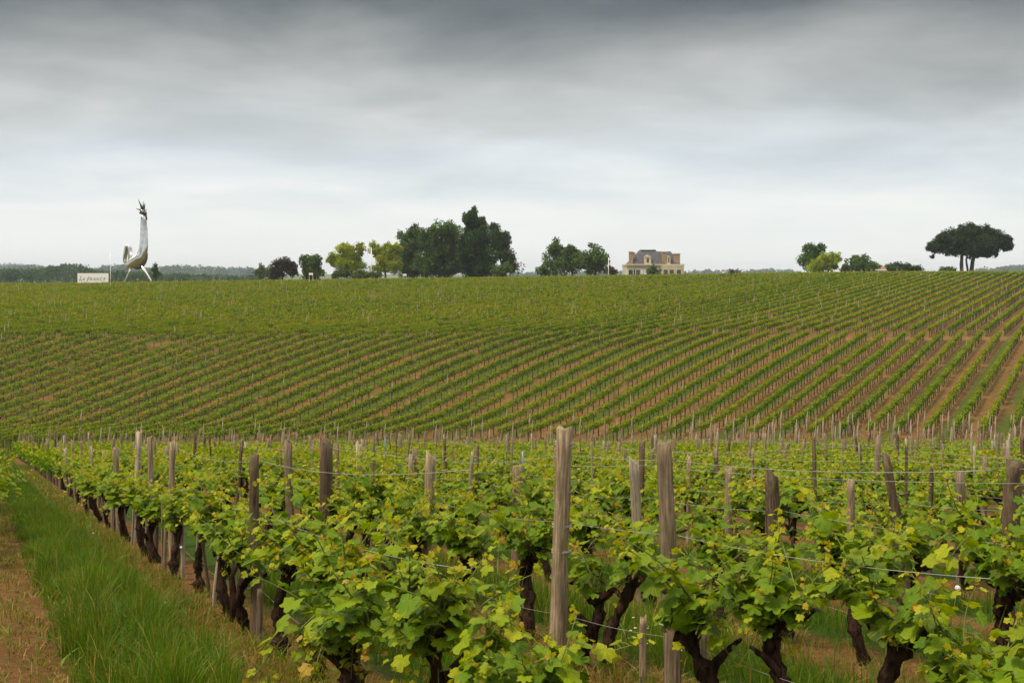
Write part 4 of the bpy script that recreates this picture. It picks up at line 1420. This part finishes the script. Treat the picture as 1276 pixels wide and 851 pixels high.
def bird():
    YR = 245.0
    kk = YR / YB
    X0 = X_at(171, YR)
    Z0 = Z_at(353, YR)
    zl = (gz(X0, YR) - Z0) / kk
    e = empty('bird_sculpture', (X0, YR, Z0))
    e.scale = (kk, kk, kk)
    tag(e, 'giant polished metal bird sculpture with long neck and spiky crest', 'sculpture')

    def P(px, py, dy=0.0):
        return ((px - 171) * SB, dy, (353 - py) * SB)
    rng = np.random.default_rng(5)
    # body and neck: one tapering sweep from tail root through the breast to the head
    line = [(158.6, 328, 2.2), (161, 329, 4.6), (165.5, 328, 5.4), (170.5, 326, 6.3), (175, 321.5, 6.6), (177.8, 315, 5.9), (178.9, 309, 5.5), (179.3, 300, 5.1), (179.4, 290, 4.8), (179.1, 281, 4.3), (178.8, 274, 3.7), (178.6, 269.5, 2.9)]
    t = np.linspace(0, len(line) - 1, 60)
    pts = np.array([P(a, b) for a, b, _ in line])
    rad = np.array([c * SB for _, _, c in line])
    ii = np.arange(len(line))
    Q = np.stack([np.interp(t, ii, pts[:, k]) for k in range(3)], -1)
    for _ in range(3):
        Q[1:-1] = (Q[:-2] + 2 * Q[1:-1] + Q[2:]) / 4
    a = Acc()
    add_tube(a, Q, np.interp(t, ii, rad), 20, 0, flat=(0.85, 1.0))
    mesh_child(a, 'body', 'metal', e, True)
    # vines' dark reflection on breast and belly, painted as a darker metal shell
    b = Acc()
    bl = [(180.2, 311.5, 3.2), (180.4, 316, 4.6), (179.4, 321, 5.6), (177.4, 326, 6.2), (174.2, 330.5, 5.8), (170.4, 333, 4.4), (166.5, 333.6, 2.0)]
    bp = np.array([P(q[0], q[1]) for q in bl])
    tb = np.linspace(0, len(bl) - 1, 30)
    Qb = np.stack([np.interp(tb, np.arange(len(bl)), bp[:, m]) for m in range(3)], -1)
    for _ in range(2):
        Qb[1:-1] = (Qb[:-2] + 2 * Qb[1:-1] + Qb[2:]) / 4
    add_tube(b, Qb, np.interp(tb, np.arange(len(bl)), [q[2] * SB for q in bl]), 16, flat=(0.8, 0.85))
    mesh_child(b, 'breast_reflection', 'vine_reflection', e, True)
    # tail: arched plumes
    for off, lab in ((0.0, 0), (0.45, 1), (-0.45, 2)):
        c = Acc()
        arc = [(161.6, 329, 3.4), (162.4, 320, 4.2), (162.0, 312, 4.6), (160.8, 307.2, 4.6), (159.2, 305.6, 4.2), (157.8, 308.2, 4.0), (156.6, 314, 4.0), (155.9, 319, 3.8), (155.4, 324, 3.0), (156, 329, 0.6)]
        ap = np.array([P(q[0], q[1], off) for q in arc])
        tt = np.linspace(0, len(arc) - 1, 36)
        Qc = np.stack([np.interp(tt, np.arange(len(arc)), ap[:, k]) for k in range(3)], -1)
        for _ in range(4):
            Qc[1:-1] = (Qc[:-2] + 2 * Qc[1:-1] + Qc[2:]) / 4
        add_tube(c, Qc, np.interp(tt, np.arange(len(arc)), [q[2] * SB * 0.5 for q in arc]), 12, flat=(0.8, 0.8))
        mesh_child(c, 'tail_plume', 'metal', e, True)
    # saddle wing on each flank
    for sg in (-1, 1):
        w = Acc()
        wing = [(159, 336, 1.2), (161.5, 330, 4.2), (166, 326, 5.0), (170, 322, 4.0), (173, 317, 1.0)]
        wp = np.array([P(q[0], q[1], sg * 0.62) for q in wing])
        tt = np.linspace(0, 4, 20)
        Qw = np.stack([np.interp(tt, np.arange(5), wp[:, k]) for k in range(3)], -1)
        add_tube(w, Qw, np.interp(tt, np.arange(5), [q[2] * SB for q in wing]), 10, flat=(0.3, 1.0))
        mesh_child(w, 'wing', 'metal', e, True)
    # legs, reaching down through the vines to the ground
    for a0, a1, dy in ((164.0, 154.6, 0.3), (177.5, 189.6, -0.3)):
        g = Acc()
        zlow = zl - 0.3
        top = np.array(P(a0, 332, dy))
        mid = np.array(P(a1 + (1.5 if a1 < a0 else -1.5), 349, dy))
        dirv = (mid - top) / (top[2] - mid[2])
        low = mid + dirv * (mid[2] - zlow) * 0.4
        low[2] = zlow
        add_tube(g, np.array([top, (top + mid) / 2, mid, low]), [2.2 * SB, 1.7 * SB, 1.35 * SB, 1.3 * SB], 10)
        mesh_child(g, 'leg', 'metal', e, True)
    # head with beak, wattle and crest
    h = Acc()
    add_tube(h, np.array([P(176.0, 267), P(177.6, 263.6), P(180.2, 265.8), P(181.6, 268.5)]), [3.0 * SB, 3.7 * SB, 3.1 * SB, 1.8 * SB], 10)
    hd = mesh_child(h, 'head', 'dark_metal', e, True)
    k = Acc()
    add_tube(k, np.array([P(180.6, 267), P(182.4, 270.5), P(183.2, 274.5)]), [1.5 * SB, 1.1 * SB, 0.05], 8)
    mesh_child(k, 'beak', 'dark_metal', hd, True)
    k = Acc()
    for dx in (-0.4, 0.7):
        add_tube(k, np.array([P(179 + dx, 269), P(179.2 + dx, 273), P(179.0 + dx, 276.4)]), [0.8 * SB, 1.0 * SB, 0.04], 8)
    mesh_child(k, 'wattle', 'dark_metal', hd, True)
    for dy in (0.22, -0.22):
        k = Acc()
        add_tube(k, np.array([P(178.4, 264.5, dy * 1.3), P(178.4, 264.5, dy * 1.9)]), [0.7 * SB, 0.4 * SB], 8)
        mesh_child(k, 'eye', 'metal', hd, True)
    c = Acc()
    for tx, ty, r in ((172.6, 248.3, .9), (178.6, 251.2, .9), (180.6, 252.5, .8), (170.2, 260.3, .9), (174.8, 254.0, .9), (181.2, 256.5, .8), (182.4, 261.5, .7)):
        add_tube(c, np.array([P(177.6, 263), P((177.6 + tx) / 2 + .6, (262 + ty) / 2 + 0.4, rng.normal(0, .12)), P(tx, ty, rng.normal(0, .2))]), [1.6 * SB, r * SB * 1.15, 0.03], 7)
    mesh_child(c, 'crest', 'dark_metal', hd, True)


bird()


# white name board
def sign_board():
    Y = 172.0
    s = Y / F_PX
    w, h = 38.4 * s, 12.4 * s
    YR = 240.0
    kk = YR / Y
    X0 = X_at(115.9, YR)
    zc = Z_at(346.8, Y)
    g = gz(X0, YR) / kk
    e = empty('name_board', (X0, YR, g * kk))
    e.scale = (kk, kk, kk)
    tag(e, 'long white name board lettered LA FRANCE on the ridge', 'sign')
    a = Acc()
    add_box(a, (0, 0, zc - g), (w, 0.06, h))
    mesh_child(a, 'board', 'white_paint', e)
    for sg in (-1, 1):
        b = Acc()
        add_box(b, (sg * w * 0.42, 0.09, (zc - g + h / 2 - 0.3) / 2), (0.1, 0.1, zc - g + h / 2 + 0.2))
        mesh_child(b, 'leg', 'grey_wood', e)
    # lettering: big capitals followed by small capitals
    x = -w * 0.44
    for ch, size in (('L', 1.0), ('A', 0.66), (' ', 0.5), ('F', 1.0), ('R', 0.66), ('A', 0.66), ('N', 0.66), ('C', 0.66), ('E', 0.66)):
        if ch == ' ':
            x += 0.2
            continue
        cu = bpy.data.curves.new('letter', 'FONT')
        cu.body = ch
        cu.size = 0.88 * size
        cu.extrude = 0.008
        cu.shear = 0.28
        cu.offset = 0.012
        tmp = bpy.data.objects.new('tmp', cu)
        COL.objects.link(tmp)
        me = bpy.data.meshes.new_from_object(tmp.evaluated_get(bpy.context.evaluated_depsgraph_get()))
        bpy.data.objects.remove(tmp)
        wid = max(v.co.x for v in me.vertices) - min(v.co.x for v in me.vertices)
        x0 = min(v.co.x for v in me.vertices)
        me.materials.clear()
        me.materials.append(M['lettering'])
        o = bpy.data.objects.new('letter', me)
        COL.objects.link(o)
        o.parent = e
        o.rotation_euler = (math.radians(90), 0, 0)
        drop = 0.17 if size == 1.0 and ch == 'F' else 0.0
        o.location = (x - x0, -0.034, zc - g - 0.34 - drop)
        o.scale = (1, 1.12, 1)
        x += wid + 0.05 + (-0.1 if size == 1.0 else 0)


sign_board()


def pole(px, top, bot_hint, Y, r, label, arm=True):
    Y, r = Y * 1.27, r * 1.27
    X = X_at(px, Y)
    g = gz(X, Y)
    zt = Z_at(top, Y)
    e = empty('lamp_pole', (X, Y, g))
    tag(e, label, 'pole', 'pale poles on the ridge')
    a = Acc()
    add_tube(a, np.array([[0, 0, -0.3], [0, 0, (zt - g) * 0.5], [0, 0, zt - g]]), [r, r * 0.85, r * 0.6], 10)
    mesh_child(a, 'shaft', 'white_paint', e, True)
    if arm:
        b = Acc()
        add_tube(b, np.array([[0, 0, zt - g - 0.12], [0.25, 0, zt - g], [0.75, 0, zt - g + 0.02]]), [0.035, 0.03, 0.03], 6)
        add_box(b, (0.85, 0, zt - g + 0.02), (0.4, 0.14, 0.07))
        mesh_child(b, 'lamp_head', 'white_paint', e)


pole(137.6, 315, 353, 174, 0.045, 'tall thin pale pole standing between the name board and the bird')
pole(462.6, 308.5, 347, 200, 0.10, 'tall white pole standing before the yellow green trees', arm=False)
pole(758.3, 321, 343, 202, 0.07, 'thin pale pole standing between tree clump and manor', arm=False)


def notice(px, py, w, h, Y, label, box):
    Y = Y * 1.27
    X = X_at(px, Y)
    s = Y / F_PX
    g = gz(X, Y)
    z = Z_at(py, Y) - g
    e = empty('notice_board', (X, Y, g))
    tag(e, label, 'sign')
    a = Acc()
    add_box(a, (0, 0, z), (w * s, 0.05 if not box else 0.5, h * s))
    mesh_child(a, 'panel', 'white_paint', e)
    for sg in (-1, 1):
        b = Acc()
        add_box(b, (sg * (w * s / 2 - 0.06), 0.055 if not box else 0.0, (z - h * s / 2 - 0.3) / 2), (0.06, 0.05, z - h * s / 2 + 0.3))
        mesh_child(b, 'leg', 'white_paint', e)


notice(387.5, 341.5, 5.2, 2.6, 186, 'small white panel on two legs before the round green tree', False)
notice(504.3, 342.6, 4.6, 2.4, 186, 'small white box on legs before the big dark trees', True)


def manor():
    Y = 280.0
    s = Y / F_PX
    XL, XR = X_at(781.0, Y), X_at(852.0, Y)
    w = XR - XL
    X0 = (XL + XR) / 2
    YR = 360.0
    kk = YR / Y
    g = gz(X0 * kk, YR) / kk
    e = empty('manor_house', (X0 * kk, YR, g * kk))
    e.scale = (kk, kk, kk)
    tag(e, 'cream stone manor house with dark slate roof and brick chimneys', 'house')
    zc = Z_at(330.6, Y) - g            # cornice height
    dep = 11.0

    def px(v):
        return X_at(v, Y) - X0

    def pz(v):
        return Z_at(v, Y) - g
    a = Acc()
    add_box(a, (0, dep / 2, zc / 2 - 0.25), (w, dep, zc + 0.5))
    mesh_child(a, 'wall', 'stone', e)
    # slightly projecting right-hand bay
    a = Acc()
    bw = px(852.4) - px(824)
    add_box(a, (px(824) + bw / 2 - 0.1, -0.2, zc / 2 - 0.25), (bw, 0.8, zc + 0.44))
    mesh_child(a, 'bay', 'stone', e)
    a = Acc()
    add_box(a, (0, dep / 2 - 0.05, zc + 0.12), (w + 0.3, dep + 0.5, 0.26))
    add_box(a, (0, dep / 2 - 0.05, zc - 0.22), (w + 0.12, dep + 0.3, 0.12))
    mesh_child(a, 'cornice', 'stone_trim', e)

    def hip(name, x0, x1, t0, t1, y0, y1, zb, zt, inset):
        r = Acc()
        ym = (y0 + y1) / 2
        V = [(x0, y0, zb), (x1, y0, zb), (x1, y1, zb), (x0, y1, zb), (t0, y0 + inset, zt), (t1, y0 + inset, zt), (t1, y1 - inset, zt), (t0, y1 - inset, zt)]
        r.add(V, [[0, 1, 5, 4], [1, 2, 6, 5], [2, 3, 7, 6], [3, 0, 4, 7], [4, 5, 6, 7], [3, 2, 1, 0]])
        return mesh_child(r, name, 'slate', e)
    rf = hip('roof', px(784.5), px(829), px(800.5), px(819), 0.2, dep - 0.2, zc + 0.25, pz(311.6), 2.6)
    hip('roof', px(817), px(848.5), px(821), px(838), 0.9, dep - 0.6, zc + 0.25, pz(313.0), 2.4)
    a = Acc()
    add_box(a, ((px(801) + px(818.5)) / 2, dep / 2, pz(311.6) + 0.05), (px(818.5) - px(801) + 0.1, 5.9, 0.12))
    mesh_child(a, 'ridge_cap', 'dark_metal', rf)
    for q in (801.5, 818):
        f = Acc()
        add_tube(f, np.array([[px(q), dep / 2, pz(311.6)], [px(q), dep / 2, pz(309.5)]]), [0.09, 0.03], 6)
        mesh_child(f, 'finial', 'dark_metal', rf)
    for x0, x1, yt, yy in ((784.4, 789, 314.2, 1.0), (788.5, 793.8, 314.6, 5.5), (840.8, 848.4, 316.4, 2.0)):
        c = Acc()
        zt = pz(yt)
        add_box(c, ((px(x0) + px(x1)) / 2, yy, (zc + zt) / 2), (px(x1) - px(x0), 1.6, zt - zc))
        ch = mesh_child(c, 'chimney', 'chimney_brick', e)
        c = Acc()
        add_box(c, ((px(x0) + px(x1)) / 2, yy, zt + 0.06), (px(x1) - px(x0) + 0.24, 1.85, 0.16))
        mesh_child(c, 'cap', 'stone_trim', ch)

    def dormer(x0, x1, yt, yb, mat):
        dd = Acc()
        xm, ww = (px(x0) + px(x1)) / 2, px(x1) - px(x0)
        zb, zt = zc + 0.25, pz(yt)
        add_box(dd, (xm, 1.6, (zb + zt) / 2), (ww, 2.8, zt - zb))
        add_prism(dd, [(xm - ww / 2 - 0.12, 0.1, zt), (xm + ww / 2 + 0.12, 0.1, zt), (xm, 0.1, zt + ww * 0.36)], (0, 3.0, 0))
        dm = mesh_child(dd, 'dormer', mat, e)
        gl = Acc()
        add_box(gl, (xm, 0.19, (zb + zt) / 2 + 0.05), (ww * 0.34, 0.03, (zt - zb) * 0.62))
        mesh_child(gl, 'pane', 'glass', dm)
    dormer(803, 811.6, 320.6, 329, 'stone_trim')
    dormer(831.2, 835.6, 320.2, 329, 'stone_trim')
    c = Acc()
    zt = pz(314.8)
    add_box(c, ((px(825.8) + px(830.8)) / 2, 1.2, (zc + zt) / 2 + 0.1), (px(830.8) - px(825.8), 1.5, zt - zc))
    ch = mesh_child(c, 'chimney', 'chimney_brick', e)
    c = Acc()
    add_box(c, ((px(825.8) + px(830.8)) / 2, 1.2, zt + 0.16), (px(830.8) - px(825.8) + 0.2, 1.75, 0.14))
    mesh_child(c, 'cap', 'stone_trim', ch)
    # tall windows with open shutters
    for xm in (786, 795, 808.5, 818.5, 829, 836.5, 845.5):
        y0 = 0.0 if xm < 824 else -0.6
        zt = pz(336.2)
        hh = 2.3
        fr = Acc()
        W = 0.95
        add_box(fr, (px(xm), y0 - 0.02, zt + 0.09), (W + 0.3, 0.1, 0.16))
        add_box(fr, (px(xm), y0 - 0.03, zt - hh - 0.06), (W + 0.34, 0.16, 0.12))
        for sg in (-1, 1):
            add_box(fr, (px(xm) + sg * (W / 2 + 0.06), y0 - 0.02, zt - hh / 2), (0.11, 0.1, hh))
        wn = mesh_child(fr, 'window', 'stone_trim', e)
        p = Acc()
        add_box(p, (px(xm), y0 - 0.012, zt - hh / 2), (W, 0.02, hh))
        mesh_child(p, 'pane', 'glass', wn)
        if xm in (786, 795, 808.5, 818.5):
            for sg in (-1, 1):
                sh = Acc()
                add_box(sh, (px(xm) + sg * (W / 2 + 0.42), y0 - 0.05, zt - hh / 2), (0.5, 0.05, hh))
                mesh_child(sh, 'shutter', 'shutter', wn)


manor()


def shed():
    Y = 222.0
    X0 = X_at(1103, Y)
    YR = 285.0
    kk = YR / Y
    g = gz(X0 * kk, YR) / kk
    e = empty('farm_shed', (X0 * kk, YR, g * kk))
    e.scale = (kk, kk, kk)
    tag(e, 'low farm shed with brown tiled roof between bush and hedge', 'shed')
    zt = Z_at(331, Y) - g
    a = Acc()
    add_box(a, (0, 2, (zt - 0.9) / 2 - 0.2), (4.2, 4, zt - 0.5))
    mesh_child(a, 'wall', 'stone', e)
    r = Acc()
    add_prism(r, [(-2.5, -0.4, zt - 0.72), (-2.5, 2, zt), (-2.5, 4.4, zt - 0.72), (-2.5, 2, zt - 0.2)], (5.0, 0, 0))
    mesh_child(r, 'roof', 'tile', e)


shed()
